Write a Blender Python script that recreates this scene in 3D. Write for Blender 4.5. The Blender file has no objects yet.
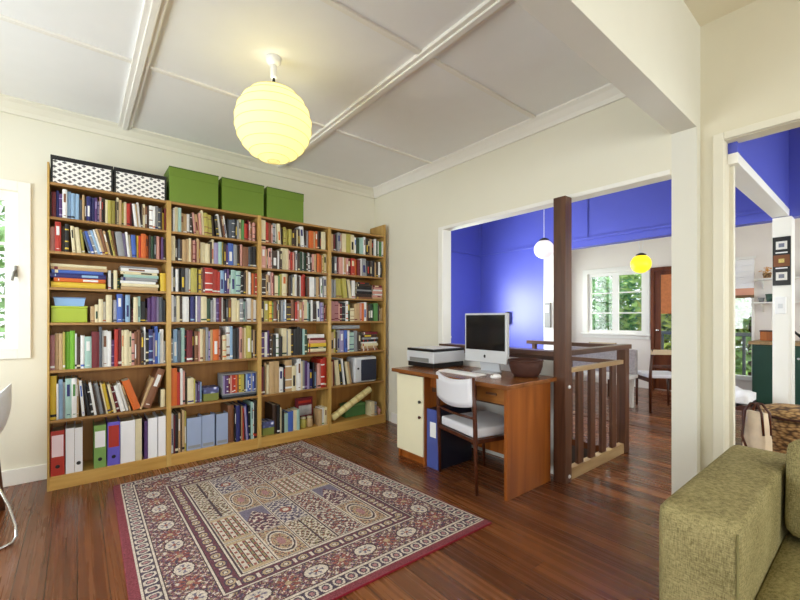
import bpy, bmesh, math, random
import numpy as np
from mathutils import Vector, Matrix
random.seed(7)
S = bpy.context.scene
COL = S.collection
PI = math.pi

# ------------------------------------------------------------------ camera
F_PX, YAW, HORIZON, CAM_H = 397.0, 39.1, 318.5, 1.2
cam = bpy.data.cameras.new('camera')
cam.sensor_fit = 'HORIZONTAL'; cam.sensor_width = 36.0
cam.lens = F_PX * 36.0 / 800.0
cam.shift_y = (HORIZON - 300.0) / 800.0
cam.clip_start = 0.02; cam.clip_end = 200
camo = bpy.data.objects.new('camera', cam); COL.objects.link(camo)
camo.location = (0, 0, CAM_H)
camo.rotation_euler = (PI / 2, 0, -math.radians(YAW))
S.camera = camo

# ------------------------------------------------------------------ world, light, exposure
vs = S.view_settings
vs.view_transform = 'Standard'; vs.look = 'None'; vs.gamma = 1.0; vs.exposure = 0.5
vs.use_curve_mapping = False
S.display_settings.display_device = 'sRGB'
S.cycles.max_bounces = 10; S.cycles.diffuse_bounces = 6; S.cycles.glossy_bounces = 4
S.cycles.transmission_bounces = 6; S.cycles.transparent_max_bounces = 10
S.cycles.sample_clamp_indirect = 6.0; S.cycles.caustics_reflective = False; S.cycles.caustics_refractive = False

w = bpy.data.worlds.new('sky'); S.world = w; w.use_nodes = True
wn = w.node_tree.nodes; wl = w.node_tree.links
bg = wn['Background']
sky = wn.new('ShaderNodeTexSky'); sky.sky_type = 'HOSEK_WILKIE'
sky.sun_direction = (0.5, -0.35, 0.8); sky.turbidity = 3.0; sky.ground_albedo = 0.4
mixw = wn.new('ShaderNodeMix'); mixw.data_type = 'RGBA'
mixw.inputs[0].default_value = 0.65
wl.new(sky.outputs[0], mixw.inputs[6]); mixw.inputs[7].default_value = (0.93, 0.97, 1.0, 1)
wl.new(mixw.outputs[2], bg.inputs[0]); bg.inputs[1].default_value = 1.9

def sun(rot, strength, ang=3):
    d = bpy.data.lights.new('sun', 'SUN'); d.energy = strength; d.angle = math.radians(ang); d.color = (1, .95, .85)
    o = bpy.data.objects.new('sun', d); COL.objects.link(o); o.rotation_euler = [math.radians(a) for a in rot]
sun((28, 14, 0), 3.0)

def area(name, loc, direction, sx, sy, power, color=(1, 1, 1)):
    d = bpy.data.lights.new(name, 'AREA'); d.shape = 'RECTANGLE'; d.size = sx; d.size_y = sy
    d.energy = power; d.color = color
    o = bpy.data.objects.new(name, d); COL.objects.link(o); o.location = loc
    o.rotation_euler = Vector(direction).to_track_quat('-Z', 'Y').to_euler()
    return o
# area lamps as window daylight; all but the landing's at unseen, added windows
area('fill_living_rear', (0.5, -3.62, 1.55), (0, 1, 0), 3.2, 1.7, 88, (1.0, .985, .96))
area('fill_living_side', (-1.88, -1.4, 1.5), (1, 0, 0), 2.4, 1.6, 30, (1.0, .985, .97))
area('fill_study_side', (-1.88, 2.3, 1.5), (1, 0, 0), 2.0, 1.4, 62, (.97, .985, 1.0))
area('daylight_landing', (3.56, 4.12, 1.36), (0, -1, 0), 0.9, 0.8, 105, (.96, .98, 1.0))
area('fill_dining_side', (6.3, 4.12, 1.55), (0, -1, 0), 1.9, 1.3, 30, (.97, .98, 1.0))
area('fill_kitchen_side', (5.6, -1.68, 1.6), (0, 1, 0), 2.6, 1.3, 48, (1.0, .98, .95))
area('fill_hall_side', (3.9, -1.68, 1.5), (0, 1, 0), 1.2, 1.6, 26, (1.0, .98, .95))

# ------------------------------------------------------------------ helpers
def lin(c):
    c = [x / 255.0 for x in c]
    return tuple((x / 12.92 if x <= .04045 else ((x + .055) / 1.055) ** 2.4) for x in c) + (1,)

def mat(name, rgb, rough=.6, spec=.4, metal=0, noise=.06, nscale=8, bump=0, bscale=200, stretch=(1, 1, 1), coat=0, sheen=0):
    m = bpy.data.materials.new(name); m.use_nodes = True
    n = m.node_tree.nodes; l = m.node_tree.links
    b = n['Principled BSDF']
    b.inputs['Roughness'].default_value = rough; b.inputs['Metallic'].default_value = metal
    b.inputs['Specular IOR Level'].default_value = spec
    b.inputs['Coat Weight'].default_value = coat; b.inputs['Coat Roughness'].default_value = .15
    c = lin(rgb)
    tc = n.new('ShaderNodeTexCoord'); mp = n.new('ShaderNodeMapping'); mp.inputs['Scale'].default_value = stretch
    l.new(tc.outputs['Object'], mp.inputs[0])
    if noise:
        nz = n.new('ShaderNodeTexNoise'); nz.inputs['Scale'].default_value = nscale; nz.inputs['Detail'].default_value = 4
        l.new(mp.outputs[0], nz.inputs['Vector'])
        mx = n.new('ShaderNodeMix'); mx.data_type = 'RGBA'
        l.new(nz.outputs['Fac'], mx.inputs[0])
        mx.inputs[6].default_value = tuple(max(0, v * (1 - noise * 2)) for v in c[:3]) + (1,)
        mx.inputs[7].default_value = tuple(min(1, v * (1 + noise * 2)) for v in c[:3]) + (1,)
        l.new(mx.outputs[2], b.inputs['Base Color'])
    else:
        b.inputs['Base Color'].default_value = c
    if bump:
        nb = n.new('ShaderNodeTexNoise'); nb.inputs['Scale'].default_value = bscale; nb.inputs['Detail'].default_value = 3
        l.new(mp.outputs[0], nb.inputs['Vector'])
        bp = n.new('ShaderNodeBump'); bp.inputs['Strength'].default_value = bump; bp.inputs['Distance'].default_value = .004
        l.new(nb.outputs['Fac'], bp.inputs['Height']); l.new(bp.outputs[0], b.inputs['Normal'])
    return m

def wood(name, rgb, dark, rough=.4, axis='Z', scale=6, coat=0, spec=.4):
    """streaky timber: noise stretched along the grain axis"""
    m = bpy.data.materials.new(name); m.use_nodes = True
    n = m.node_tree.nodes; l = m.node_tree.links; b = n['Principled BSDF']
    b.inputs['Roughness'].default_value = rough; b.inputs['Coat Weight'].default_value = coat
    b.inputs['Specular IOR Level'].default_value = spec
    tc = n.new('ShaderNodeTexCoord'); mp = n.new('ShaderNodeMapping')
    sc = {'X': (.08, 1, 1), 'Y': (1, .08, 1), 'Z': (1, 1, .08)}[axis]
    mp.inputs['Scale'].default_value = [v * scale * 4 for v in sc]
    l.new(tc.outputs['Object'], mp.inputs[0])
    nz = n.new('ShaderNodeTexNoise'); nz.inputs['Scale'].default_value = 1.0; nz.inputs['Detail'].default_value = 6
    nz.inputs['Distortion'].default_value = .6
    l.new(mp.outputs[0], nz.inputs['Vector'])
    r = n.new('ShaderNodeValToRGB'); r.color_ramp.elements[0].position = .32; r.color_ramp.elements[1].position = .68
    r.color_ramp.elements[0].color = lin(dark); r.color_ramp.elements[1].color = lin(rgb)
    l.new(nz.outputs['Fac'], r.inputs[0]); l.new(r.outputs[0], b.inputs['Base Color'])
    return m

def emis(name, rgb, strength):
    m = bpy.data.materials.new(name); m.use_nodes = True
    b = m.node_tree.nodes['Principled BSDF']
    b.inputs['Base Color'].default_value = lin(rgb); b.inputs['Emission Color'].default_value = lin(rgb)
    b.inputs['Emission Strength'].default_value = strength; b.inputs['Roughness'].default_value = .4
    return m

def glass_mat(name):
    m = bpy.data.materials.new(name); m.use_nodes = True
    n = m.node_tree.nodes; l = m.node_tree.links; n.clear()
    o = n.new('ShaderNodeOutputMaterial'); t = n.new('ShaderNodeBsdfTransparent'); g = n.new('ShaderNodeBsdfGlossy')
    g.inputs['Roughness'].default_value = .02; mx = n.new('ShaderNodeMixShader'); mx.inputs[0].default_value = .06
    t.inputs[0].default_value = (.96, .98, .97, 1)
    l.new(t.outputs[0], mx.inputs[1]); l.new(g.outputs[0], mx.inputs[2]); l.new(mx.outputs[0], o.inputs[0])
    return m

def bx(bm, x0, x1, y0, y1, z0, z1, mi=0, bev=0, M=None, seg=2):
    vs_ = [bm.verts.new((x, y, z)) for x in (x0, x1) for y in (y0, y1) for z in (z0, z1)]
    fs = []
    for q in ((0, 1, 3, 2), (4, 6, 7, 5), (0, 4, 5, 1), (2, 3, 7, 6), (0, 2, 6, 4), (1, 5, 7, 3)):
        f = bm.faces.new([vs_[i] for i in q]); f.material_index = mi; fs.append(f)
    allv = vs_
    if bev:
        es = list({e for f in fs for e in f.edges})
        r = bmesh.ops.bevel(bm, geom=es, offset=bev, segments=seg, affect='EDGES', profile=.6)
        for f in r['faces']: f.material_index = mi
        allv = list({v for f in r['faces'] for v in f.verts} | {v for v in vs_ if v.is_valid})
    if M is not None:
        for v in allv: v.co = M @ v.co
    return allv

def sweep(bm, pts, r, seg=10, mi=0, closed=False, flat=1.0):
    """tube along points; r number or list"""
    pts = [Vector(p) for p in pts]; n = len(pts)
    rr = r if isinstance(r, (list, tuple)) else [r] * n
    rings = []
    up = None
    for i, p in enumerate(pts):
        a = pts[(i - 1) % n] if (closed or i > 0) else p
        b = pts[(i + 1) % n] if (closed or i < n - 1) else p
        t = (b - a).normalized()
        if up is None:
            up = Vector((0, 0, 1)) if abs(t.z) < .9 else Vector((1, 0, 0))
        s_ = t.cross(up).normalized(); up = s_.cross(t).normalized()
        ring = [bm.verts.new(p + s_ * (rr[i] * math.cos(2 * PI * k / seg)) + up * (rr[i] * flat * math.sin(2 * PI * k / seg))) for k in range(seg)]
        rings.append(ring)
    for i in range(n - (0 if closed else 1)):
        A, B = rings[i], rings[(i + 1) % n]
        for k in range(seg):
            f = bm.faces.new((A[k], A[(k + 1) % seg], B[(k + 1) % seg], B[k])); f.material_index = mi; f.smooth = True
    if not closed:
        for R_, rev in ((rings[0], False), (rings[-1], True)):
            try:
                f = bm.faces.new(R_ if rev else R_[::-1]); f.material_index = mi
            except ValueError: pass

def lathe(bm, prof, seg=32, mi=0, loc=(0, 0, 0), sx=1, sy=1, cap=True):
    rings = []
    for r, z in prof:
        rings.append([bm.verts.new((loc[0] + sx * r * math.cos(2 * PI * k / seg), loc[1] + sy * r * math.sin(2 * PI * k / seg), loc[2] + z)) for k in range(seg)])
    for A, B in zip(rings, rings[1:]):
        for k in range(seg):
            f = bm.faces.new((A[k], A[(k + 1) % seg], B[(k + 1) % seg], B[k])); f.material_index = mi; f.smooth = True
    if cap:
        for R_, rev in ((rings[0], True), (rings[-1], False)):
            f = bm.faces.new(R_[::-1] if rev else R_); f.material_index = mi

def prism(bm, poly, axis, a, b, mi=0):
    """extrude a 2D polygon along an axis; poly in the other two axes' order"""
    def P(u, v, t):
        return {'X': (t, u, v), 'Y': (u, t, v), 'Z': (u, v, t)}[axis]
    A = [bm.verts.new(P(u, v, a)) for u, v in poly]; B = [bm.verts.new(P(u, v, b)) for u, v in poly]
    fs = [bm.faces.new(A), bm.faces.new(B[::-1])]
    for k in range(len(poly)):
        fs.append(bm.faces.new((A[k], B[k], B[(k + 1) % len(poly)], A[(k + 1) % len(poly)])))
    for f in fs: f.material_index = mi

def obj(name, bm, mats, parent=None, loc=None, recalc=True, smooth=None):
    if recalc: bmesh.ops.recalc_face_normals(bm, faces=bm.faces)
    me = bpy.data.meshes.new(name); bm.to_mesh(me); bm.free()
    for m in (mats if isinstance(mats, (list, tuple)) else [mats]): me.materials.append(m)
    if smooth:
        for p in me.polygons: p.use_smooth = True
    o = bpy.data.objects.new(name, me); COL.objects.link(o)
    if parent is not None: o.parent = parent
    if loc is not None: o.location = loc
    return o

def NB(): return bmesh.new()
def box_obj(name, m, parent, *a, bev=0, M=None):
    bm = NB(); bx(bm, *a, bev=bev, M=M); return obj(name, bm, m, parent)
def tag(o, label, cat, group=None, kind=None):
    o['label'] = label; o['category'] = cat
    if group: o['group'] = group
    if kind: o['kind'] = kind
    return o
def thing(name, label, cat, loc=(0, 0, 0), rz=0, group=None):
    o = bpy.data.objects.new(name, None); COL.objects.link(o); o.empty_display_size = .05
    o.location = loc; o.rotation_euler = (0, 0, rz)
    return tag(o, label, cat, group)
def copy_tree(o, parent=None):
    c = o.copy(); COL.objects.link(c)
    if parent is not None: c.parent = parent
    for ch in list(o.children): copy_tree(ch, c)
    return c
def struct(name, bm, m, label, cat):
    return tag(obj(name, bm, m), label, cat, kind='structure')
def wall_y(bm, y0, y1, x0, x1, z0, z1, holes=(), mi=0):
    """wall in plane Y with rectangular holes (xa, xb, za, zb), sorted by x"""
    x = x0
    for xa, xb, za, zb in sorted(holes):
        if xa > x: bx(bm, x, xa, y0, y1, z0, z1, mi)
        if za > z0: bx(bm, xa, xb, y0, y1, z0, za, mi)
        if zb < z1: bx(bm, xa, xb, y0, y1, zb, z1, mi)
        x = xb
    if x < x1: bx(bm, x, x1, y0, y1, z0, z1, mi)
def wall_x(bm, x0, x1, y0, y1, z0, z1, holes=(), mi=0):
    y = y0
    for ya, yb, za, zb in sorted(holes):
        if ya > y: bx(bm, x0, x1, y, ya, z0, z1, mi)
        if za > z0: bx(bm, x0, x1, ya, yb, z0, za, mi)
        if zb < z1: bx(bm, x0, x1, ya, yb, zb, z1, mi)
        y = yb
    if y < y1: bx(bm, x0, x1, y, y1, z0, z1, mi)

# ------------------------------------------------------------------ materials
M = {}
M['cream'] = mat('cream_wall_paint', (230, 227, 212), .55, noise=.015, nscale=3)
M['white'] = mat('white_trim_paint', (240, 239, 234), .4, noise=.01)
M['ceil'] = mat('ceiling_paint', (240, 241, 242), .6, noise=.01)
M['batten'] = mat('ceiling_batten_paint', (238, 236, 230), .5, noise=.01)
M['blue'] = mat('blue_wall_paint', (82, 90, 190), .4, spec=.45, noise=.02, nscale=3)
M['pine'] = wood('honey_pine', (206, 164, 92), (180, 136, 66), .38, 'X', 5)
M['pine_shelf'] = wood('shade_toned_pine_shelf', (172, 130, 74), (142, 102, 52), .4, 'X', 5)  # pine darkened to put the shelves' shade into the colour
M['pine_v'] = wood('honey_pine_upright', (200, 164, 96), (172, 134, 68), .38, 'Z', 5)
M['pine_back'] = wood('pine_back_board', (176, 122, 58), (150, 98, 42), .5, 'Z', 3)
M['desk'] = wood('teak_veneer', (168, 96, 38), (128, 66, 22), .3, 'Z', 3)
M['desk_top'] = wood('teak_top', (150, 92, 46), (112, 64, 28), .25, 'Y', 3)
M['dark_wood'] = wood('dark_stained_timber', (104, 68, 48), (66, 40, 28), .35, 'Z', 4)
M['dark_wood_x'] = wood('dark_stained_rail', (110, 76, 56), (70, 46, 34), .35, 'X', 4)
M['dark_wood_y'] = wood('dark_stained_rail_deep', (110, 76, 56), (70, 46, 34), .35, 'Y', 4)
M['tan_wood'] = wood('tan_timber', (182, 154, 112), (150, 118, 78), .45, 'X', 4)
M['chair_wood'] = wood('chair_frame_timber', (92, 46, 26), (58, 26, 14), .35, 'Z', 5)
M['living_trim'] = mat('living_trim_paint', (224, 220, 204), .5, noise=.01)
M['black'] = mat('black_plastic', (22, 22, 24), .35, noise=.02)
M['grey'] = mat('grey_plastic', (128, 128, 126), .45, noise=.02)
M['white_plastic'] = mat('white_plastic', (236, 237, 240), .3, noise=.01)
M['silver'] = mat('silver_plastic', (205, 208, 214), .3, spec=.6, noise=.02)
M['chrome'] = mat('chrome', (220, 220, 222), .12, metal=1, noise=.01)
M['glass'] = glass_mat('window_glass')
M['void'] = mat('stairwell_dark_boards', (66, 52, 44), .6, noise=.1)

# floor boards along Y
def floor_mat():
    m = bpy.data.materials.new('polished_floor_boards'); m.use_nodes = True
    n = m.node_tree.nodes; l = m.node_tree.links; b = n['Principled BSDF']
    tc = n.new('ShaderNodeTexCoord'); sp = n.new('ShaderNodeSeparateXYZ'); l.new(tc.outputs['Object'], sp.inputs[0])
    def math_(op, a, v=None, c=None):
        k = n.new('ShaderNodeMath'); k.operation = op
        for i, q in enumerate((a, v, c)):
            if q is None: continue
            if isinstance(q, (int, float)): k.inputs[i].default_value = q
            else: l.new(q, k.inputs[i])
        return k.outputs[0]
    bw = .112
    xs = math_('DIVIDE', sp.outputs[0], bw); xi = math_('FLOOR', xs); xf = math_('FRACT', xs)
    wn_ = n.new('ShaderNodeTexWhiteNoise'); wn_.noise_dimensions = '1D'; l.new(xi, wn_.inputs['W'])
    yo = math_('MULTIPLY_ADD', wn_.outputs['Value'], 7.0, sp.outputs[1])
    yi = math_('FLOOR', math_('DIVIDE', yo, 2.6)); yf = math_('FRACT', math_('DIVIDE', yo, 2.6))
    wn2 = n.new('ShaderNodeTexWhiteNoise'); wn2.noise_dimensions = '2D'
    cb = n.new('ShaderNodeCombineXYZ'); l.new(xi, cb.inputs[0]); l.new(yi, cb.inputs[1]); l.new(cb.outputs[0], wn2.inputs['Vector'])
    # grain
    cg = n.new('ShaderNodeCombineXYZ')
    l.new(math_('MULTIPLY', sp.outputs[0], 42.0), cg.inputs[0]); l.new(math_('MULTIPLY', sp.outputs[1], .9), cg.inputs[1])
    l.new(math_('MULTIPLY', wn2.outputs['Value'], 30.0), cg.inputs[2])
    nz = n.new('ShaderNodeTexNoise'); nz.inputs['Scale'].default_value = 1; nz.inputs['Detail'].default_value = 6; nz.inputs['Distortion'].default_value = .5
    l.new(cg.outputs[0], nz.inputs['Vector'])
    tone = math_('MULTIPLY_ADD', nz.outputs['Fac'], .6, math_('MULTIPLY_ADD', wn2.outputs['Value'], .28, .08))
    r = n.new('ShaderNodeValToRGB'); e = r.color_ramp.elements
    e[0].position = .18; e[0].color = lin((66, 34, 18)); e[1].position = .85; e[1].color = lin((160, 100, 58))
    x = e.new(.5); x.color = lin((106, 60, 33))
    l.new(tone, r.inputs[0])
    # seams
    sx = math_('MINIMUM', xf, math_('SUBTRACT', 1.0, xf)); seam = math_('LESS_THAN', sx, .022)
    sy = math_('LESS_THAN', yf, .0015); sm = math_('MAXIMUM', seam, sy)
    mx = n.new('ShaderNodeMix'); mx.data_type = 'RGBA'; l.new(math_('MULTIPLY', sm, .7), mx.inputs[0])
    l.new(r.outputs[0], mx.inputs[6]); mx.inputs[7].default_value = lin((38, 20, 12)); l.new(mx.outputs[2], b.inputs['Base Color'])
    rr = math_('MULTIPLY_ADD', nz.outputs['Fac'], .14, .2); l.new(rr, b.inputs['Roughness'])
    b.inputs['Specular IOR Level'].default_value = .55
    bp = n.new('ShaderNodeBump'); bp.inputs['Strength'].default_value = .15; bp.inputs['Distance'].default_value = .001
    h = math_('SUBTRACT', math_('MULTIPLY', nz.outputs['Fac'], .25), sm)
    l.new(h, bp.inputs['Height']); l.new(bp.outputs[0], b.inputs['Normal'])
    return m
M['floor'] = floor_mat()

# ------------------------------------------------------------------ setting: shell
CZ, LZ = 2.77, 2.95          # study ceiling, living/hall ceiling
XR, YB = 2.83, 3.98
VOID = (2.96, 3.82, 1.56, 3.90)
bm = NB()
bx(bm, -1.8, VOID[0], -3.6, YB + .1, -.06, 0)
bx(bm, VOID[1], 7.7, -3.6, YB + .1, -.06, 0)
bx(bm, VOID[0], VOID[1], -3.6, VOID[2], -.06, 0)
bx(bm, VOID[0], VOID[1], VOID[3], YB + .1, -.06, 0)
struct('floor', bm, M['floor'], 'polished reddish brown timber board floor', 'floor')
bm = NB()
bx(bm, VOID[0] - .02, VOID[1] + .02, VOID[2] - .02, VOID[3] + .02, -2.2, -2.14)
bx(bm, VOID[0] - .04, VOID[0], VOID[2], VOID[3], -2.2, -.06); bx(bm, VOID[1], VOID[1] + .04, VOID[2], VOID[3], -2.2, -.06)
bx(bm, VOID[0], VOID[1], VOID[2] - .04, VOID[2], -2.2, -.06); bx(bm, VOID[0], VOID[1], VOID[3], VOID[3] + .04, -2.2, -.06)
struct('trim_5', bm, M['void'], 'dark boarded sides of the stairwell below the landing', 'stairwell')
for k in range(9):
    o = box_obj('stair_tread', M['dark_wood_x'], None, VOID[0] + .005, VOID[1] - .005, 2.0 + .2 * k, 2.235 + .2 * k, -.24 - .2 * k, -.2 - .2 * k)
    tag(o, 'dark timber tread of the stair going down behind the balusters', 'stair tread', 'treads of the stair going down', 'structure')

bm = NB(); bx(bm, -1.7, 2.93, .84, YB, CZ, CZ + .08)
struct('ceiling', bm, M['ceil'], 'flat pale ceiling sheets of the study', 'ceiling')
bm = NB(); bx(bm, -1.8, 7.7, -3.6, .84, LZ, LZ + .06); bx(bm, 2.93, 7.7, .84, YB + .1, LZ, LZ + .06)
struct('ceiling_living', bm, mat('living_ceiling_paint', (228, 220, 198), .6, noise=.01), 'higher cream ceiling over the living room and hall', 'ceiling')
bm = NB(); bx(bm, -1.8, 7.7, -3.7, YB + .2, 3.1, 3.2)  # unseen slab over the rooms, added to block the sun
struct('ceiling_roof', bm, M['grey'], 'unseen roof slab above the ceilings, keeping out the sun', 'roof')
# ceiling battens
n_ = 0
def trim(bm, m, label, cat='trim'):
    global n_
    n_ += 1
    return struct('trim_%d' % (10 + n_), bm, m, label, cat)
for xa in (.255, 1.56):
    bm = NB(); bx(bm, xa, xa + .09, .84, YB - .05, CZ - .022, CZ, bev=.004)
    bx(bm, xa + .027, xa + .063, .84, YB - .05, CZ - .034, CZ - .02, bev=.004)
    trim(bm, M['batten'], 'wide ceiling batten running from the bookcase wall, ' + ('near the window side' if xa < 1 else 'beside the paper lantern'), 'ceiling batten')
for ya, nm in ((2.885, 'nearer the bookcase'), (1.72, 'nearer the white beam')):
    for (x0, x1, seg) in ((-1.7, .255, 'window'), (.345, 1.56, 'lantern'), (1.65, XR - .06, 'desk')):
        bm = NB(); bx(bm, x0, x1, ya, ya + .034, CZ - .014, CZ, bev=.003)
        trim(bm, M['batten'], 'thin ceiling batten %s, on the %s side of the ceiling' % (nm, seg), 'ceiling batten')
def cornice(bm, axis, a, b, wall, sgn, zc):
    poly = [(wall, zc), (wall + sgn * .075, zc), (wall + sgn * .075, zc - .012), (wall + sgn * .05, zc - .03), (wall + sgn * .022, zc - .07), (wall + sgn * .016, zc - .1), (wall, zc - .1)]
    prism(bm, poly, axis, a, b)
bm = NB(); cornice(bm, 'X', -1.7, XR, YB, -1, CZ)
trim(bm, M['cream'], 'cornice above the bookcase where wall meets ceiling', 'cornice')
bm = NB(); cornice(bm, 'Y', .84, YB, XR, -1, CZ)
trim(bm, M['batten'], 'stepped cornice along the top of the desk wall', 'cornice')

# walls
bm = NB(); wall_y(bm, YB, YB + .1, -1.8, 2.93, 0, 2.95, holes=[(-1.15, -.335, .98, 2.12)])
struct('wall_back', bm, M['cream'], 'cream wall behind the bookcase with a casement window', 'wall')
bm = NB(); wall_y(bm, YB, YB + .1, 2.93, 4.97, -0.0, 2.95, holes=[(3.1, 4.09, .95, 1.77)])
struct('wall_landing', bm, M['blue'], 'blue wall at the far end of the stair landing', 'wall')
bm = NB(); wall_y(bm, YB, YB + .1, 4.97, 7.7, 0, 2.95, holes=[(5.3, 7.3, .9, 2.2)])
struct('wall_dining_side', bm, M['white'], 'white side wall of the dining room', 'wall')
bm = NB(); wall_x(bm, XR, XR + .1, .84, YB, 0, 2.95, holes=[(.84, 2.80, 0, 2.085)])
struct('wall_right', bm, M['cream'], 'cream wall beside the bookcase with the wide opening to the landing', 'wall')
bm = NB(); bx(bm, -1.7, XR + .07, .712, .84, 2.33, 2.95); bx(bm, XR, XR + .07, .712, .84, 0, 2.33)
struct('wall_beam', bm, mat('beam_paint', (226, 225, 216), .5, noise=.01), 'deep white beam and post dividing study from living room', 'beam')
bm = NB(); wall_x(bm, 2.9, 3.0, -3.6, .712, 0, 2.95, holes=[(-1.3, .595, 0, 2.225)])
struct('wall_living', bm, mat('living_wall_paint', (216, 210, 190), .55, noise=.015, nscale=3), 'cream living room wall above the opening behind the sofa', 'wall')
bm = NB(); bx(bm, 2.878, 2.9, .596, .648, 0, 2.27, bev=.005); bx(bm, 2.878, 2.9, -1.4, .596, 2.228, 2.27, bev=.005); bx(bm, 3.0, 3.04, .575, .655, 0, 2.10, bev=.003)
trim(bm, M['living_trim'], 'pale casing around the opening behind the sofa', 'door casing')
bm = NB(); wall_x(bm, -1.8, -1.7, -3.6, YB, 0, 2.95, holes=[(-2.6, -.2, .7, 2.3), (1.3, 3.3, .8, 2.2)])
struct('wall_left', bm, M['cream'], 'cream wall opposite the desk', 'wall')
bm = NB(); wall_y(bm, -3.6, -3.5, -1.8, 2.9, 0, 2.95, holes=[(-1.1, 2.1, .7, 2.4)])
struct('wall_front', bm, M['cream'], 'cream wall behind the viewer', 'wall')
# landing/hall dividing walls (blue)
bm = NB(); wall_x(bm, 4.85, 4.97, -1.6, YB, 0, 2.95, holes=[(-1.5, .53, 0, 2.09), (.65, 2.88, 0, 2.085)])
for f in bm.faces: f.material_index = 0
struct('wall_hall', bm, [M['blue']], 'blue wall and bulkhead across the landing', 'wall')
bm = NB(); bx(bm, 4.80, 4.985, .528, .652, 0, 2.09, bev=.004)
bx(bm, 4.79, 4.80, .545, .635, .0, 1.36, bev=.003)
trim(bm, M['white'], 'white post under the end of the blue bulkhead', 'post')
bm = NB(); bx(bm, 2.96, 4.85, .552, .594, 2.16, 2.95); bx(bm, 3.0, 4.85, .594, .655, 2.16, 2.95)
struct('wall_bulkhead', bm, M['blue'], 'blue bulkhead crossing the hall above a white beam', 'bulkhead')
bm = NB(); bx(bm, 3.0, 4.85, .548, .66, 2.10, 2.16, bev=.004); bx(bm, 2.955, 3.0, .548, .594, 2.10, 2.16)
trim(bm, M['white'], 'white underside of the beam crossing the hall', 'beam')
bm = NB(); bx(bm, 4.825, 4.995, 2.76, 2.9, 0, 2.085, bev=.004)
trim(bm, M['white'], 'white casing at the edge of the dining room opening', 'door casing')
bm = NB(); bx(bm, 4.828, 4.85, .66, YB, 2.165, 2.195, bev=.003)
bx(bm, 4.838, 4.85, 2.32, 2.35, 2.195, 2.95)
trim(bm, M['blue'], 'blue picture rail and batten on the landing bulkhead', 'picture rail')
bm = NB(); bx(bm, 2.93, 4.83, YB - .022, YB, 2.165, 2.195, bev=.003); bx(bm, 4.815, 4.85, YB - .02, YB, 2.195, 2.95)
trim(bm, M['blue'], 'blue picture rail on the landing end wall', 'picture rail')
# dining / kitchen
bm = NB(); wall_x(bm, 7.6, 7.7, -1.6, YB, 0, 2.95, holes=[(2.66, 3.64, .93, 2.04), (2.12, 2.54, 0.02, 2.04), (1.22, 1.9, .3, 2.04)])
struct('wall_dining', bm, mat('dining_wall_paint', (238, 232, 226), .5, noise=.01), 'white dining room wall with window and glazed doors', 'wall')
bm = NB(); wall_y(bm, -1.6, -1.5, 2.9, 7.7, 0, 2.95, holes=[(3.3, 4.5, .6, 2.3), (4.98, 6.9, 1.0, 2.3)])
struct('wall_kitchen', bm, M['cream'], 'wall at the kitchen end of the hall', 'wall')
bm = NB(); bx(bm, 4.6, 7.6, 2.0, 2.02, 0, .004)
bm.free()
bm = NB(); bx(bm, 4.83, 4.99, .66, 2.76, 0, .006, bev=.002)
trim(bm, M['dark_wood_y'], 'dark timber threshold strip into the dining room', 'threshold')

# baseboards
bm = NB(); bx(bm, -1.7, -.16, YB - .018, YB, 0, .115, bev=.005)
struct('baseboard_back', bm, M['white'], 'cream baseboard left of the bookcase', 'baseboard')
bm = NB(); bx(bm, XR - .018, XR, 2.80, 3.62, 0, .115, bev=.005)
struct('baseboard_right', bm, M['white'], 'white baseboard between bookcase and desk', 'baseboard')
bm = NB(); bx(bm, 7.582, 7.6, 2.56, YB, 0, .12, bev=.004)
struct('baseboard_dining', bm, M['white'], 'white baseboard under the dining window', 'baseboard')
# opening casing (desk wall)
bm = NB(); bx(bm, XR - .012, XR, 2.80, 2.86, 0, 2.115, bev=.003); bx(bm, XR - .012, XR, .845, 2.80, 2.085, 2.115, bev=.003)
bx(bm, XR - .004, XR + .105, 2.793, 2.80, 0, 2.085)
trim(bm, M['white'], 'white casing of the wide opening behind the desk', 'door casing')

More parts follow.
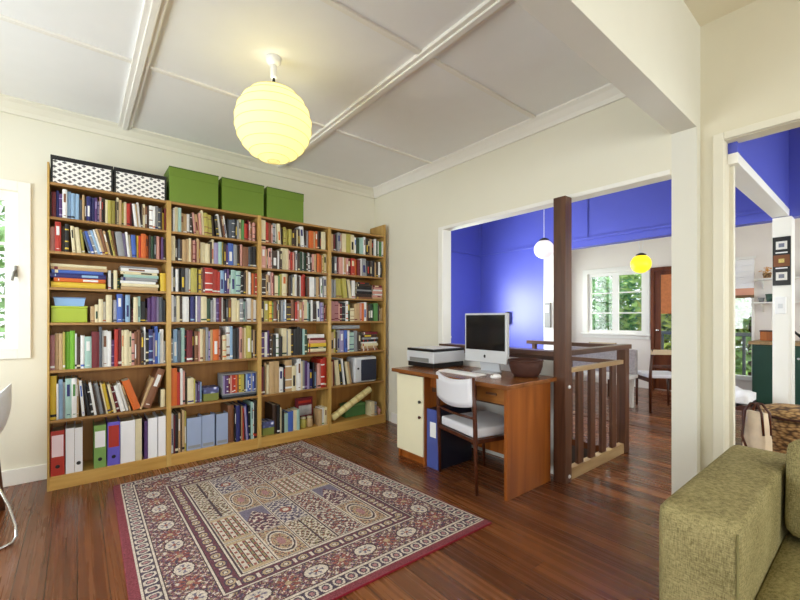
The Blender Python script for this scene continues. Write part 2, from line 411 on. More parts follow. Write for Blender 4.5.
# windows
def window(name, label, axis, plane, a0, a1, z0, z1, cols, rows, casing=.1, inward=-1, open_col=None, depth=.1, muntin=.022, sash=.045, sill=.05):
    """frame + sashes + panes. axis 'Y' -> in plane Y (spans X); 'X' -> plane X (spans Y)"""
    root = bpy.data.objects.new(name, None); COL.objects.link(root); tag(root, label, 'window', kind='structure')
    def B(bm, u0, u1, w0, w1, z0_, z1_, bev=0):
        if axis == 'Y': bx(bm, u0, u1, min(w0, w1), max(w0, w1), z0_, z1_, bev=bev)
        else: bx(bm, min(w0, w1), max(w0, w1), u0, u1, z0_, z1_, bev=bev)
    p = plane; i = inward
    bm = NB()
    B(bm, a0 - casing, a0, p, p + i * .02, z0 - casing, z1 + casing, .003); B(bm, a1, a1 + casing, p, p + i * .02, z0 - casing, z1 + casing, .003)
    B(bm, a0, a1, p, p + i * .02, z1, z1 + casing, .003); B(bm, a0, a1, p, p + i * .02, z0 - casing, z0, .003)
    if sill: B(bm, a0 - casing - .02, a1 + casing + .02, p, p + i * sill, z0 - .03, z0, .004)
    obj('window_frame', bm, M['white'], root)
    wcol = (a1 - a0) / cols
    for c in range(cols):
        u0, u1 = a0 + c * wcol, a0 + (c + 1) * wcol
        q0, q1 = p - i * .03, p - i * .065
        bm = NB()
        B(bm, u0, u0 + sash, q0, q1, z0, z1); B(bm, u1 - sash, u1, q0, q1, z0, z1)
        B(bm, u0 + sash, u1 - sash, q0, q1, z0, z0 + sash); B(bm, u0 + sash, u1 - sash, q0, q1, z1 - sash, z1)
        for k in range(1, rows):
            zz = z0 + (z1 - z0) * k / rows
            B(bm, u0 + sash, u1 - sash, q0 - i * .004, q1 + i * .004, zz - muntin / 2, zz + muntin / 2)
        s_ = obj('sash', bm, M['white'], root)
        bm = NB(); B(bm, u0 + sash, u1 - sash, p - i * .046, p - i * .05, z0 + sash, z1 - sash)
        obj('pane', bm, M['glass'], s_)
    return root
w1 = window('window_1', 'white casement window in the cream wall left of the bookcase', 'Y', YB, -1.15, -.335, .98, 2.12, 2, 3, casing=.07, sash=.07, sill=.0)
bm = NB(); bx(bm, -.35, -.335, YB - .035, YB - .005, 1.5, 1.58, bev=.003); sweep(bm, [(-.343, YB - .035, 1.545), (-.35, YB - .05, 1.53), (-.36, YB - .052, 1.47)], .007)
obj('latch', bm, M['grey'], w1)
window('window_2', 'narrow bright window at the end of the blue landing', 'Y', YB, 3.1, 4.09, .95, 1.77, 2, 1, casing=.03)
window('window_3', 'white two sash dining room window looking onto green trees', 'X', 7.6, 2.66, 3.64, .93, 2.04, 2, 3, casing=.09, sash=.055)
window('window_4', 'unseen dining room side window added for a fill lamp', 'Y', YB, 5.3, 7.3, .9, 2.2, 3, 2, casing=.07)  # windows from here on are unseen, added as openings for fill lamps
window('window_5', 'unseen study side window opposite the desk, added for a fill lamp', 'X', -1.7, 1.3, 3.3, .8, 2.2, 3, 1, casing=.07, inward=1)
window('window_6', 'unseen living room side window added for a fill lamp', 'X', -1.7, -2.6, -.2, .7, 2.3, 3, 1, casing=.07, inward=1)
window('window_7', 'unseen wide living room window behind the viewer, added for a fill lamp', 'Y', -3.5, -1.1, 2.1, .7, 2.4, 4, 1, casing=.07, inward=1)
window('window_8', 'unseen kitchen end window added for a fill lamp', 'Y', -1.5, 4.98, 6.9, 1.0, 2.3, 3, 1, casing=.07, inward=1)
window('window_9', 'unseen hall end window added for a fill lamp', 'Y', -1.5, 3.3, 4.5, .6, 2.3, 2, 1, casing=.07, inward=1)

# glazed timber door of the dining room
d1 = bpy.data.objects.new('door_1', None); COL.objects.link(d1); tag(d1, 'brown timber glazed door of the dining room', 'door', kind='structure')
M['red_timber'] = wood('reddish_door_timber', (120, 64, 32), (74, 34, 16), .35, 'Z', 4)
bm = NB()
bx(bm, 7.56, 7.66, 2.50, 2.55, 0, 2.06); bx(bm, 7.56, 7.66, 2.11, 2.15, 0, 2.06); bx(bm, 7.56, 7.66, 2.15, 2.50, 2.0, 2.06)
obj('frame', bm, M['red_timber'], d1)
bm = NB()
bx(bm, 7.58, 7.62, 2.41, 2.50, .02, 2.0); bx(bm, 7.58, 7.62, 2.15, 2.19, .02, 2.0); bx(bm, 7.58, 7.62, 2.19, 2.41, 1.93, 2.0)
bx(bm, 7.58, 7.62, 2.19, 2.41, .02, .62)
leaf = obj('door_leaf', bm, M['red_timber'], d1)
box_obj('pane', M['glass'], leaf, 7.598, 7.602, 2.19, 2.41, .62, 1.93)
bm = NB(); lathe(bm, [(.006, 0), (.02, .004), (.024, .02), (.018, .035), (.004, .038)], 16)
h = obj('door_handle', bm, M['chrome'], leaf); h.matrix_local = Matrix.Translation((7.58, 2.45, 1.0)) @ Matrix.Rotation(-PI / 2, 4, 'Y')
bm = NB(); bx(bm, 7.585, 7.592, 2.195, 2.405, 1.28, 1.93)
obj('door_blind', bm, mat('orange_brown_blind', (196, 120, 74), .8, noise=.15, nscale=30), leaf)
# balcony door
d2 = bpy.data.objects.new('door_2', None); COL.objects.link(d2); tag(d2, 'white glazed balcony door under the roman blind', 'door', kind='structure')
bm = NB()
bx(bm, 7.57, 7.66, 1.22, 1.25, .3, 2.04); bx(bm, 7.57, 7.66, 1.85, 1.9, .3, 2.04); bx(bm, 7.57, 7.66, 1.25, 1.85, 1.99, 2.04); bx(bm, 7.57, 7.66, 1.25, 1.85, .3, .36)
obj('frame', bm, M['white'], d2)
box_obj('pane', M['glass'], d2, 7.61, 7.614, 1.25, 1.85, .36, 1.99)

# ------------------------------------------------------------------ bookcase
FY, BYK = 3.67, 3.955
UP = [-.156, .575, 1.31, 2.042, 2.760]; UT = .034
SH = [2.142, 1.902, 1.663, 1.41, 1.162, .828, .478]; ST = .019
BOT = .095
case = thing('bookcase', 'wall-wide honey pine bookcase of four bays, packed with books', 'bookcase', (0, 0, 0))
for i, x in enumerate(UP):
    if i in (0, 4):
        box_obj('side_panel', M['pine_v'], case, x - (.007 if i == 0 else .011), x + (.006 if i == 0 else .011), FY, BYK, 0, 2.285, bev=.003)
    else:
        box_obj('upright', M['pine_v'], case, x - UT / 2, x + UT / 2, FY, BYK, 0, SH[0] + .0125, bev=.003)
for b in range(4):
    xa, xb = UP[b] + (UT / 2 if b else .006), UP[b + 1] - (UT / 2 if b < 3 else .011)
    for k, z in enumerate(SH):
        box_obj('top_board' if k == 0 else 'shelf', M['pine_shelf'], case, xa, xb, FY + .002, BYK - .012, z - ST / 2, z + ST / 2, bev=.002)
    box_obj('base_shelf', M['pine'], case, xa, xb, FY + .002, BYK - .012, BOT - .02, BOT, bev=.002)
    box_obj('plinth', M['pine'], case, xa, xb, FY + .004, FY + .024, 0, BOT - .0205)
    box_obj('back_panel', M['pine_back'], case, xa, xb, BYK - .012, BYK - .004, 0, SH[0] - ST / 2)

def comp(b, k):
    """interior of bay b (0-3), shelf k (1 top .. 7 bottom): x0, x1, z0, z1"""
    z0 = SH[k] + ST / 2 if k < 7 else BOT
    return UP[b] + (UT / 2 if b else .006) + .002, UP[b + 1] - (UT / 2 if b < 3 else .011) - .002, z0, SH[k - 1] - ST / 2

PAL = {  # letter: (word, rgb)
 'W': ('white', (240, 240, 240)), 'C': ('cream', (230, 218, 180)), 'T': ('tan', (196, 164, 120)), 'K': ('black', (26, 25, 28)),
 'k': ('dark brown', (62, 44, 34)), 'N': ('navy', (44, 46, 110)), 'B': ('blue', (70, 104, 190)), 'L': ('light blue', (150, 184, 220)),
 'G': ('green', (86, 140, 76)), 'g': ('lime green', (120, 186, 44)), 'D': ('dark green', (40, 70, 48)), 'R': ('red', (186, 50, 36)),
 'M': ('maroon', (112, 28, 40)), 'O': ('orange', (214, 104, 36)), 'Y': ('yellow', (226, 192, 56)), 'y': ('olive yellow', (184, 174, 84)),
 'P': ('purple', (90, 58, 116)), 'p': ('pink', (214, 156, 146)), 'S': ('grey', (150, 152, 156)), 's': ('slate grey', (82, 90, 102)),
 'U': ('brown', (130, 82, 54)), 't': ('pale teal', (168, 204, 196)), 'v': ('lavender', (156, 146, 190)), 'r': ('dull rose', (166, 110, 112)),
}
BM = {}
def bmat(c):
    if c not in BM:
        BM[c] = mat('book_cloth_' + PAL[c][0].replace(' ', '_'), PAL[c][1], .42, noise=.07, nscale=25)
    return BM[c]
for k_ in PAL: PAL[k_] = (PAL[k_][0], tuple(int(v * .93) for v in PAL[k_][1]))
M['paper'] = mat('book_pages', (206, 194, 166), .8, noise=.06, nscale=60)
ACC = {'W': 'BRKNUOG', 'C': 'KRUDNO', 'T': 'KWUM', 'K': 'WCRYS', 'k': 'CYW', 'N': 'WYL', 'B': 'WCN', 'L': 'WNK', 'G': 'WCK', 'g': 'WK',
       'D': 'WCY', 'R': 'WCK', 'M': 'CWp', 'O': 'WKC', 'Y': 'KRN', 'y': 'KUW', 'P': 'WCv', 'p': 'WMK', 'S': 'WKN', 's': 'WCL', 'U': 'CWY', 't': 'WNs', 'v': 'WPN', 'r': 'WMC'}

def book_geom(bm, w, h, d, rnd, mi0=0, hard=None):
    """upright book: x 0..w, spine at y=0 facing -y, z 0..h.  slots mi0 cover, +1 pages, +2 spine lettering panel"""
    t = min(.0028, w * .14)
    # spine profile (slightly rounded), bands in z
    n = 4; bulge = min(.004, w * .14)
    prof = [(w * i / n, -bulge * math.sin(PI * i / n)) for i in range(n + 1)]
    style = rnd.choice((0, 1, 2, 3, 3, 4, 4, 4, 4))
    if style == 0: zs = [(0, .08, 0), (.08, .1, 2), (.1, .55, 0), (.55, .85, 2), (.85, 1, 0)]
    elif style == 1: zs = [(0, .1, 0), (.1, .16, 2), (.16, .36, 0), (.36, .4, 2), (.4, .78, 0), (.78, .82, 2), (.82, 1, 0)]
    elif style == 2: zs = [(0, .2, 0), (.2, .62, 2), (.62, 1, 0)]
    elif style == 3: zs = [(0, .06, 0), (.06, .12, 2), (.12, 1, 0)]
    else: zs = [(0, 1, 0)]
    inset = style in (2, 0)
    for za, zb, mk in zs:
        pr = prof
        A = [bm.verts.new((x, y, za * h)) for x, y in pr]; B = [bm.verts.new((x, y, zb * h)) for x, y in pr]
        for i in range(n):
            f = bm.faces.new((A[i], A[i + 1], B[i + 1], B[i]))
            mk2 = mk
            if mk and inset and i in (0, n - 1): mk2 = 0
            f.material_index = mi0 + mk2; f.smooth = True
    # boards
    bx(bm, 0, t, 0, d, 0, h, mi0); bx(bm, w - t, w, 0, d, 0, h, mi0)
    # inner side of spine (hinge) so the top shows a closed back
    bx(bm, t, w - t, 0, .002, 0.0, h, mi0)
    bx(bm, t, w - t, .002, d - .004, .003, h - .004, mi0 + 1)

def parse(spec):
    out = []
    for tk in spec.split():
        if tk[0] == '_': out.append(('_', float(tk[1:]), 0, 0)); continue
        c = tk[0]; a = 0; h = .82; s = tk[1:]
        if '<' in s: s, q = s.split('<'); a = float(q)
        if ':' in s: s, q = s.split(':'); h = float(q)
        out.append((c, float(s), h, math.radians(a)))
    return out

BOOKS = []   # dicts: bay, shelf, pos, c, w, h, d, M(4x4), word
def row(b, k, spec, f0=0.0, f1=1.0, x_abs=None):
    items = parse(spec)
    x0, x1, z0, z1 = comp(b, k); H = z1 - z0
    X0, X1 = x0 + (x1 - x0) * f0, x0 + (x1 - x0) * f1
    rnd = random.Random(b * 100 + k * 7 + int(f0 * 10))
    hs = [min(.955, max(.2, h + rnd.uniform(-.035, .035))) * H for _, _, h, _ in items]
    def layout(sc):
        x = X0; pa = 0.0; pc = False; res = []
        for (c, w, h, a), hh in zip(items, hs):
            wm = w * sc
            if c == '_': x += wm; pa = 0; continue
            if a > 0:       # leans left, rests on the previous book
                x += max(0, hh * math.cos(a) * (math.tan(a) - math.tan(pa)))
                res.append((x, wm)); x += wm / math.cos(a); pa = a
            else:
                res.append((x, wm)); x += wm; pa = 0
            x += .0006
        return x, res
    lo, hi = 0.0001, .02
    for _ in range(40):
        m_ = (lo + hi) / 2
        if layout(m_)[0] > X1: hi = m_
        else: lo = m_
    _, res = layout(lo)
    it = [(i, h) for i, h in zip(items, hs) if i[0] != '_']
    for ((c, w, h, a), hh), (x, wm) in zip(it, res):
        d = min(.235, max(.11, hh * .72 + rnd.uniform(-.015, .015)))
        sb = rnd.uniform(.012, .04) + (.01 if hh < .17 else 0)
        add_book(b, k, c, wm, hh, d, (x, FY + sb, z0), -a)
def add_book(b, k, c, w, h, d, loc, ay=0.0, flat=False, extra=None):
    if flat:   # lies on its side: spine towards the room, w = thickness, h = length along x
        Mx = Matrix.Translation(loc) @ Matrix(((0, 0, 1, 0), (0, 1, 0, 0), (-1, 0, 0, w), (0, 0, 0, 1)))
    else:
        Mx = Matrix.Translation(loc) @ Matrix.Rotation(ay, 4, 'Y')
    BOOKS.append(dict(b=b, k=k, c=c, w=w, h=h, d=d, M=Mx, flat=flat, x=loc[0], z=loc[2], a=ay))
def stack(b, k, f0, f1, spec, z=None):
    """books lying flat, bottom first; token: colour thickness(mm) [:width fraction]"""
    x0, x1, z0, z1 = comp(b, k); zz = z0 if z is None else z
    X0, X1 = x0 + (x1 - x0) * f0, x0 + (x1 - x0) * f1
    rnd = random.Random(b * 31 + k)
    for c, w, h, _ in parse(spec):
        L = (X1 - X0) * (h if h != .82 else rnd.uniform(.88, 1.0))
        off = rnd.uniform(0, (X1 - X0) - L)
        add_book(b, k, c, w / 1000, L, min(.22, .17 + rnd.uniform(0, .03)), (X0 + off, FY + rnd.uniform(.015, .035), zz), flat=True)
        zz += w / 1000 + .0006
    return zz

# bay under the patterned boxes
row(0, 1, 'k10 M28:.83 N20:.85 P22:.8 W32:.92 L26:.9 L26:.88 L30:.85 s20:.72 T16:.85 k14 N30:.85 N28 P20:.8 v14:.75 p16:.9 K10 k16 C18:.8 y22:.8 y34:.78 k10 C18:.92 T20:.88 y16 C22:.86 R26:.8 M14 W22:.82<6 T10:.8<6 W18:.86<5 k12 C20:.84 U16 k18:.85 W30:.86 W18:.8 S28:.86 s20 k12 Y18:.66 M12')
row(0, 2, 'p30:.8 R40:.93 k24 K26:.88 _8 C22:.88<4 C34:.82<5 y20:.78<6 s14:.74<14 B22:.76<15 S18:.8<16 L18:.8<16 W14:.88<15 T18:.9<14 U22:.86<13 T16:.85<12 k16<11 y16:.85<10 U18:.86<9 S50:.86<7 v20:.82<6 W18:.86<5 C16<4 B34:.78<3 Y14 R18:.8 O40:.9 O22:.86 k16 D24 K20 p24:.84 M16 P18:.8 k20:.78')
zA = stack(0, 3, .0, .46, 'Y40:.95 O28:.9 N34:.97 B22:.9 T22:.99 C20:.98')
row(0, 3, 'W16:.62 K14:.5 C20:.6 D12:.4', .465, .565)
stack(0, 3, .57, .935, 'T26:.95 C24:.96 W20:.9 S26:.93 t22:.9 C22:.94 W26:.97 S14:.95')
row(0, 3, 'Y30:.62', .945, 1)
row(0, 4, 'T30:.55 C26:.6 C30:.76 W20:.66 C40:.92 _10 W24:.76 B40:.92 N20:.9 L34:.9 k14:.62 M10:.5 C32:.84 t20:.88 K40:.72 k16:.45 P28:.86 P40:.92 v16:.85 s36:.88 K20:.8', .315, 1)
row(0, 5, 'r24:.78 T22:.8 T20:.8 y12 g26:.86 g26:.84 W10:.8 k20:.7 W22:.74 t40:.7 M44:.86 s16:.97 W34:.85 W20:.84 P18:.62 R22:.9 M22:.88 C14:.9 C30:.86 C16:.84 p18 U14 U26:.9 k20 W10:.95 K20 N28:.9 v12 B22:.94 L12 W26:.9 S14:.6')
row(0, 6, 'Y40:.92 W12:.8 L26:.86 S16:.8 t40:.84 W34:.84 T12:.8 W20:.82<4 K26:.74<7 K16:.7<8 W18:.76<8 k16:.66<9 S26:.74<9 k14:.62<10 C10:.7<10 Y24:.68<10 k12:.6<11 C20:.66<11 M22:.58<12 W34:.66<13 W18:.66<14 T12:.62<15 O60:.74<18', 0, .765)
# two-thirds along: a pair leaning the other way against the upright
x0, x1, z0, z1 = comp(0, 6)
def lean_right(b, k, c, w, h, d, xr, deg):
    a = math.radians(deg); z0_ = comp(b, k)[2]
    # rests on its lower right corner; right edge foot at xr
    Mx = Matrix.Translation((xr, FY + .02, z0_)) @ Matrix.Rotation(a, 4, 'Y') @ Matrix.Translation((-w, 0, 0))
    BOOKS.append(dict(b=b, k=k, c=c, w=w, h=h, d=d, M=Mx, flat=False, x=xr - w, z=z0_, a=a))
lean_right(0, 6, 'U', .052, .315, .2, x1 - .108, 19.5)
lean_right(0, 6, 'T', .016, .255, .18, x1 - .108 - .0565, 19.5)
add_book(0, 6, 'C', .030, .14, .13, (x1 - .034, FY + .03, z0))
# bay under the two green boxes on the left
row(1, 1, 'k16 W14:.88 C26:.9 t24:.9 T20:.74 T30:.74 W24:.78 k16:.74 p14:.8<5 T30:.8<6 p20:.82<4 C20:.94<3 y36:.85<3 y34:.84<3 k20:.8<4 K24:.84<7 W24:.9<8 k16<8 U16:.85<8 W16:.9<8 K14 s30:.8 s30:.82 K14 S20:.8 C26:.86 G24:.84 R34:.7 M10 p16 T20:.74 p24:.78 M20:.74')
row(1, 2, 'C30:.94 k20 s14 k14 T30:.82 T22:.9 C18:.88 U10 p20:.86 M8 T20:.9 U8 C40:.82 C40:.8 k12 C16:.96 v36:.84 t28:.92 y20:.9 k20 P14 B46:.9 S30:.82 k30 p20:.86 U50:.8 s20:.84 K30:.84 K30:.86')
row(1, 3, 'W14:.9 K16 W20:.8 K20 K30:.84 S30:.86 W14:.8 y46:.88 k14:.7 Y20:.84 T14:.9 M14:.9 R60:.9 R44:.88 R22:.8 L34:.9 N20:.92 P20:.9 W14:.7 t40:.92 t40:.9 k10 K20:.9 k20:.88 T20:.9 W20:.86 k10 O20:.86 U10 R18:.85')
row(1, 4, 'W16:.95 S20:.92 C26:.94 k20:.9 W50:.95 k10 N30:.92 N10 W12:.94 v30:.94 C46:.94 D30:.9 S24:.84 W24:.92 P24:.9 M20:.9 W12:.92 k20 K20:.9 U30:.88 C50:.9 C20 S30:.92 t20 S16 W40:.93 T20:.88 W30:.9')
row(1, 5, 'S14:.62 L30:.86 s20:.84 t26:.9 K14 M40:.86 K14:.8 U30:.8 p10 C20:.86 T20:.86 S20:.88 v10 T20:.82 O44:.82 p14:.86 _16 C30:.72 W30:.94 L20:.95 K40:.86 s14:.84 p20:.92 T20:.86 C14:.9 y40:.95 k14:.84 T20:.8 k14:.76')
row(1, 6, 'O36:.92 R20:.8 W18:.9 p14:.84 k10:.8 _6 C40:.66 y10:.64 v18:.5 P16:.52 L14:.48', .0, .335)
row(1, 7, 'W20:.9 M10:.86 K24:.88 T20:.9 k10 T20:.92 y14:.9', 0, .158)
row(1, 7, 'U50:.88', .64, .71)
row(1, 7, 'K14:.8 N40:.84 k20:.86 T14:.84 R10:.8 v18:.84<4 N14:.84<4 K20:.84 t22:.9 W10:.88 K36:.9', .715, 1)
# bay under the single green box
row(2, 1, 'C36:.94 R26:.86 U24:.84 p10 S22:.9 W12:.86 C26:.9<3 k24:.72 y20:.76 y26:.74 y26:.74 k24:.7 k20 C14:.74 k14 W36:.95<4 k14 S20:.8 O40:.82 T20:.8 O20:.8 k20 _8 K10 C40:.8 k20:.76')
row(2, 2, 'p40:.92 T14 k8 p30:.86 W10:.9 k50:.8 W20:.84 k20 C36:.94 C34:.92 p20:.86 R14 p16:.8 k16 W16:.88 k20 D30:.84 W14:.86 D30:.84 k14 W20:.9<3 k14 p20:.82 T20:.84 k8 O24:.86 k10 O20:.86 T14 y10 C36:.9')
row(2, 3, 'C10:.9 k30:.82 T20:.86 W24:.94 p14:.94 M14 C30:.82 G14 y20:.88 C40:.95 T14:.9 k20 s14:.9 C20 W24:.92 k20 W14:.86 R20:.9 R24:.97 k14 U20:.82 W46:.84 S14 T30:.86 U14 W20:.86<3 S10 W30:.92')
row(2, 4, 'k30:.8 y40:.84 Y26:.86 G10:.82 U30:.84 k8 C16:.86 k14:.7 S24:.82 L10:.84 W14:.9 k40:.74 U30:.9 k10 R24:.86 p20:.9 T30:.8 p10 C40:.94 t14 D20:.8 W14:.92 S10:.84 k36:.8 W30:.9<2 v20:.84 W14 M14:.7 U20:.76')
row(2, 5, 'P30:.74 W20:.74 P14 k14:.66 T10:.7 K24:.62 W20:.72 K26:.64 C40:.82 S10:.8 C26:.84 k16:.8 K30:.84 K24:.86 K20:.82 t16:.8 D20:.78', 0, .67)
stack(2, 5, .68, .985, 'U22:.98 C34:.96 D16:.9 Y36:.97 p30:.9 M22:.86 W36:.9')
row(2, 6, 'M14:.8 k10 T14:.86 C16:.82 T36:.92 T34:.9 W30:.76 K10 T50:.95 C30:.74 W10 W26:.92 C14:.84 S16:.9 P24:.86 v14 N26:.62 K12:.8 L20:.5 p26:.76 R30:.92 R26:.95')
row(2, 7, 'k30:.76 K20:.7 C14:.64 K14:.6 t30:.52 B40:.54 C28:.56 t22:.55', .17, .56)
row(2, 7, 'T26:.46 W24:.5 C20:.48', .86, 1)
# corner bay
row(3, 1, 'T30:.8 M14:.8 k20 S30:.9 p20:.86 C46:.94 y50:.94 C40:.92 W20:.84 D26:.8 t50:.86 W20:.88 K24:.8 k20 T30:.82 K24:.78 W20:.84 D14 W14:.8 G40:.8 W14:.82')
row(3, 2, 'C14:.86 K20 S30:.86 M14 p36:.84 W14:.86 T20 p20:.82 M30:.8 R40:.86 O24:.84 M30:.82 W14:.9 S50:.9<3 K30:.82 k20 S14:.84 K20 T20:.76 k20 W20:.82 K14 s20:.7')
row(3, 3, 'S20:.84 S14:.84 y20:.88<4 y20:.88<4 y26:.86<6 K14:.8<6 C20:.84<8 W24:.84', 0, .46)
stack(3, 3, .465, .775, 'U20:.98 k34:.97 K30:.96 S16:.94 K34:.9 k26:.92 K20:.7')
stack(3, 3, .78, .99, 'T20:.95 p26:.96 W14:.9 p30:.97 W18:.9 p24:.94 M24:.88')
row(3, 4, 'r36:.9 r34:.9 p20:.84 M24:.8 K30:.84 W20:.94 D24:.9 C40:.6 T30:.86 T24:.88 p12:.84 O26:.84 W30:.9 U14 k20 D40:.86 G40:.86 k20:.8 C26:.64 T14:.66')
row(3, 5, 'T24:.72 y14:.76 k10:.7 S20:.74 v30:.72 B20:.74<2 W14:.72 t40:.7 S30:.72 k20:.66', 0, .55)
stack(3, 5, .56, .9, 'U26:.97 T26:.92 C28:.95 W18:.93 K26:.97 S22:.94 k34:.9 M26:.86')
row(3, 6, 'T20:.8 M10 C30:.84<6 K20:.8<6 W10:.84<7 K14:.8<8 C20:.74<10 T16:.7<10', 0, .4)

# per-instance selection: the 300 that show largest; the rest one stuff object
def px_area(q):
    c_ = q['M'] @ Vector((q['w'] / 2, 0, q['h'] / 2)); dpt = c_.x * math.sin(math.radians(YAW)) + c_.y * math.cos(math.radians(YAW))
    return q['w'] * q['h'] / dpt ** 2
order = sorted(range(len(BOOKS)), key=lambda i: -px_area(BOOKS[i]))
solo = set(order[:318])
ORD = 'first second third fourth fifth sixth seventh eighth ninth tenth eleventh twelfth thirteenth fourteenth fifteenth sixteenth seventeenth eighteenth nineteenth twentieth'.split()
def ordinal(i):
    if i < 20: return ORD[i]
    return ('twenty-' + ORD[i - 20]) if i < 29 else ('thirtieth' if i == 29 else 'thirty-' + ORD[i - 30]) if i != 19 else ORD[19]
def ordn(i):
    if i < 20: return ORD[i]
    t = {2: 'twenty', 3: 'thirty', 4: 'forty'}[(i + 1) // 10]
    u = (i + 1) % 10
    return {'twenty': 'twentieth', 'thirty': 'thirtieth', 'forty': 'fortieth'}[t] if u == 0 else t + '-' + ORD[u - 1]
BAYN = ['window-end bay', 'second bay', 'third bay', 'corner bay']
SHN = ['', 'top', 'second', 'third', 'fourth', 'fifth', 'sixth', 'bottom']
cells = {}
for i, q in enumerate(BOOKS): cells.setdefault((q['b'], q['k'], q['flat']), []).append(i)
rest = NB(); rest_m = []; rnd = random.Random(3)
labels_seen = set()
for (b, k, flat), ids in cells.items():
    if flat:   # group stacks by x then bottom-up
        stacks = {}
        for i in ids:
            key = 0
            for kk in stacks:
                if abs(BOOKS[stacks[kk][0]]['x'] - BOOKS[i]['x']) < .12: key = kk; break
            else:
                key = len(stacks) + 1
            stacks.setdefault(key, []).append(i)
        seq = [(i, si, j, len(st)) for si, st in enumerate(stacks.values()) for j, i in enumerate(st)]
        ns = len(stacks)
    else:
        ids.sort(key=lambda i: BOOKS[i]['x']); seq = [(i, 0, j, len(ids)) for j, i in enumerate(ids)]; ns = 1
    for i, si, j, n in seq:
        q = BOOKS[i]; c = q['c']; acc = rnd.choice(ACC[c])
        ms = [bmat(c), M['paper'], bmat(acc)]
        if i in solo:
            bm = NB(); book_geom(bm, q['w'], q['h'], q['d'], rnd)
            o = obj('book', bm, ms, recalc=False)
            o.matrix_world = q['M']
            word = PAL[c][0].replace(' ', '-')
            Hc = comp(b, k); rel = q['h'] / (Hc[3] - Hc[2])
            if flat:
                where = '%s from bottom of the %sflat stack' % (ordn(j), '' if ns == 1 else ('left ' if si == 0 else 'right '))
                lab = '%s book %s, %s shelf, %s' % (word, where, SHN[k], BAYN[b])
            else:
                size = ('thick ' if q['w'] > .034 else 'slim ' if q['w'] < .013 else '') or ('tall ' if rel > .88 else 'short ' if rel < .66 else '')
                lean = ' leaning' if abs(q['a']) > .06 else ''
                lab = '%s%s%s book, %s upright from left, %s shelf, %s' % (size, word, lean, ordn(j), SHN[k], BAYN[b])
            tag(o, lab, 'book', 'books on the %s shelf of the %s' % (SHN[k], BAYN[b]))
        else:
            base = len(rest_m)
            for m_ in ms:
                if m_ not in rest_m: rest_m.append(m_)
            tmp = NB(); book_geom(tmp, q['w'], q['h'], q['d'], rnd)
            mp = [rest_m.index(m_) for m_ in ms]
            vm = {}
            for v in tmp.verts: vm[v] = rest.verts.new(q['M'] @ v.co)
            for f in tmp.faces:
                nf = rest.faces.new([vm[v] for v in f.verts]); nf.material_index = mp[f.material_index]; nf.smooth = f.smooth
            tmp.free()
o = obj('small_books', rest, rest_m, recalc=False)
tag(o, 'the many remaining small thin books filling out the shelves of the pine bookcase', 'books', kind='stuff')

# ---- ring binders and magazine files on the bottom shelves
BIND = {'W': mat('white_binder_plastic', (238, 238, 244), .4, noise=.01), 'G': mat('green_binder_board', (120, 160, 84), .5, noise=.03), 'v': mat('violet_blue_binder_board', (100, 88, 196), .5, noise=.03), 'p': mat('pink_label_paper', (238, 214, 222), .6, noise=.02)}
def binder(b, x, w, h, d, cover, label_col, lab, ring=True, label_h=(.42, .9), hole=True):
    z0 = comp(b, 7)[2]
    t = thing('ring_binder', lab, 'ring binder', (x, FY + .015, z0), 0, 'ring binders on the bottom shelf')
    bm = NB(); tt = .003
    bx(bm, 0, w, 0, tt, 0, h, bev=.001); bx(bm, 0, tt, tt, d, 0, h); bx(bm, w - tt, w, tt, d, 0, h)
    bx(bm, tt, w - tt, .02, d - .01, .008, h - .02, mi=1)
    obj('cover', bm, [BIND.get(cover) or bmat(cover), M['paper']], t)
    if label_col:
        bm = NB(); bx(bm, .006, w - .006, -.0012, 0, h * label_h[0], h * label_h[1])
        for q in range(3):
            pass
        obj('spine_label', bm, BIND.get(label_col) or bmat(label_col), t)
    if hole:
        bm = NB(); lathe(bm, [(.013, 0), (.013, .002), (.009, .002), (.009, .0005)], 20)
        o = obj('finger_hole', bm, M['black'], t); o.matrix_local = Matrix.Translation((w / 2, 0, h * .2)) @ Matrix.Rotation(PI / 2, 4, 'X')
    return t
x0 = comp(0, 7)[0]; PX = (comp(0, 7)[1] - x0) / 735.0
def bxp(p): return x0 + (p - 25) * PX
hb = .325
binder(0, bxp(28), 78 * PX, hb * .97, .27 - .03, 'R', 'p', 'red ring binder with pale pink spine label, leftmost on bottom shelf')
binder(0, bxp(112), 50 * PX, hb * .99, .24, 'W', None, 'white ring binder beside the red one on the bottom shelf', hole=False)
binder(0, bxp(164), 46 * PX, hb * .98, .24, 'W', None, 'white ring binder with a finger hole left of the dark gap')
binder(0, bxp(278), 76 * PX, hb * .97, .24, 'G', 'W', 'green ring binder with white spine label on the bottom shelf', label_h=(.48, .86))
binder(0, bxp(362), 80 * PX, hb * 1.0, .24, 'v', 'R', 'violet-blue ring binder with red spine label on the bottom shelf', label_h=(.42, .92))
binder(0, bxp(446), 96 * PX, hb * .98, .24, 'W', None, 'extra wide white ring binder right of the violet-blue one', hole=False)
binder(0, bxp(544), 44 * PX, hb * .99, .24, 'C', None, 'cream ring binder between two white ones on the bottom shelf', hole=False)
binder(0, bxp(606), 24 * PX, hb * .92, .22, 'P', None, 'slim purple ring binder on the bottom shelf near the upright', hole=False)
binder(0, bxp(632), 66 * PX, hb * .97, .24, 'W', None, 'white ring binder right of the slim purple one', hole=False)
binder(0, bxp(704), 54 * PX, hb * .98, .24, 'W', None, 'white ring binder at the right end of the bottom shelf, touching the upright', hole=False)
M['file_blue'] = mat('grey_blue_card', (150, 164, 196), .6, noise=.03)
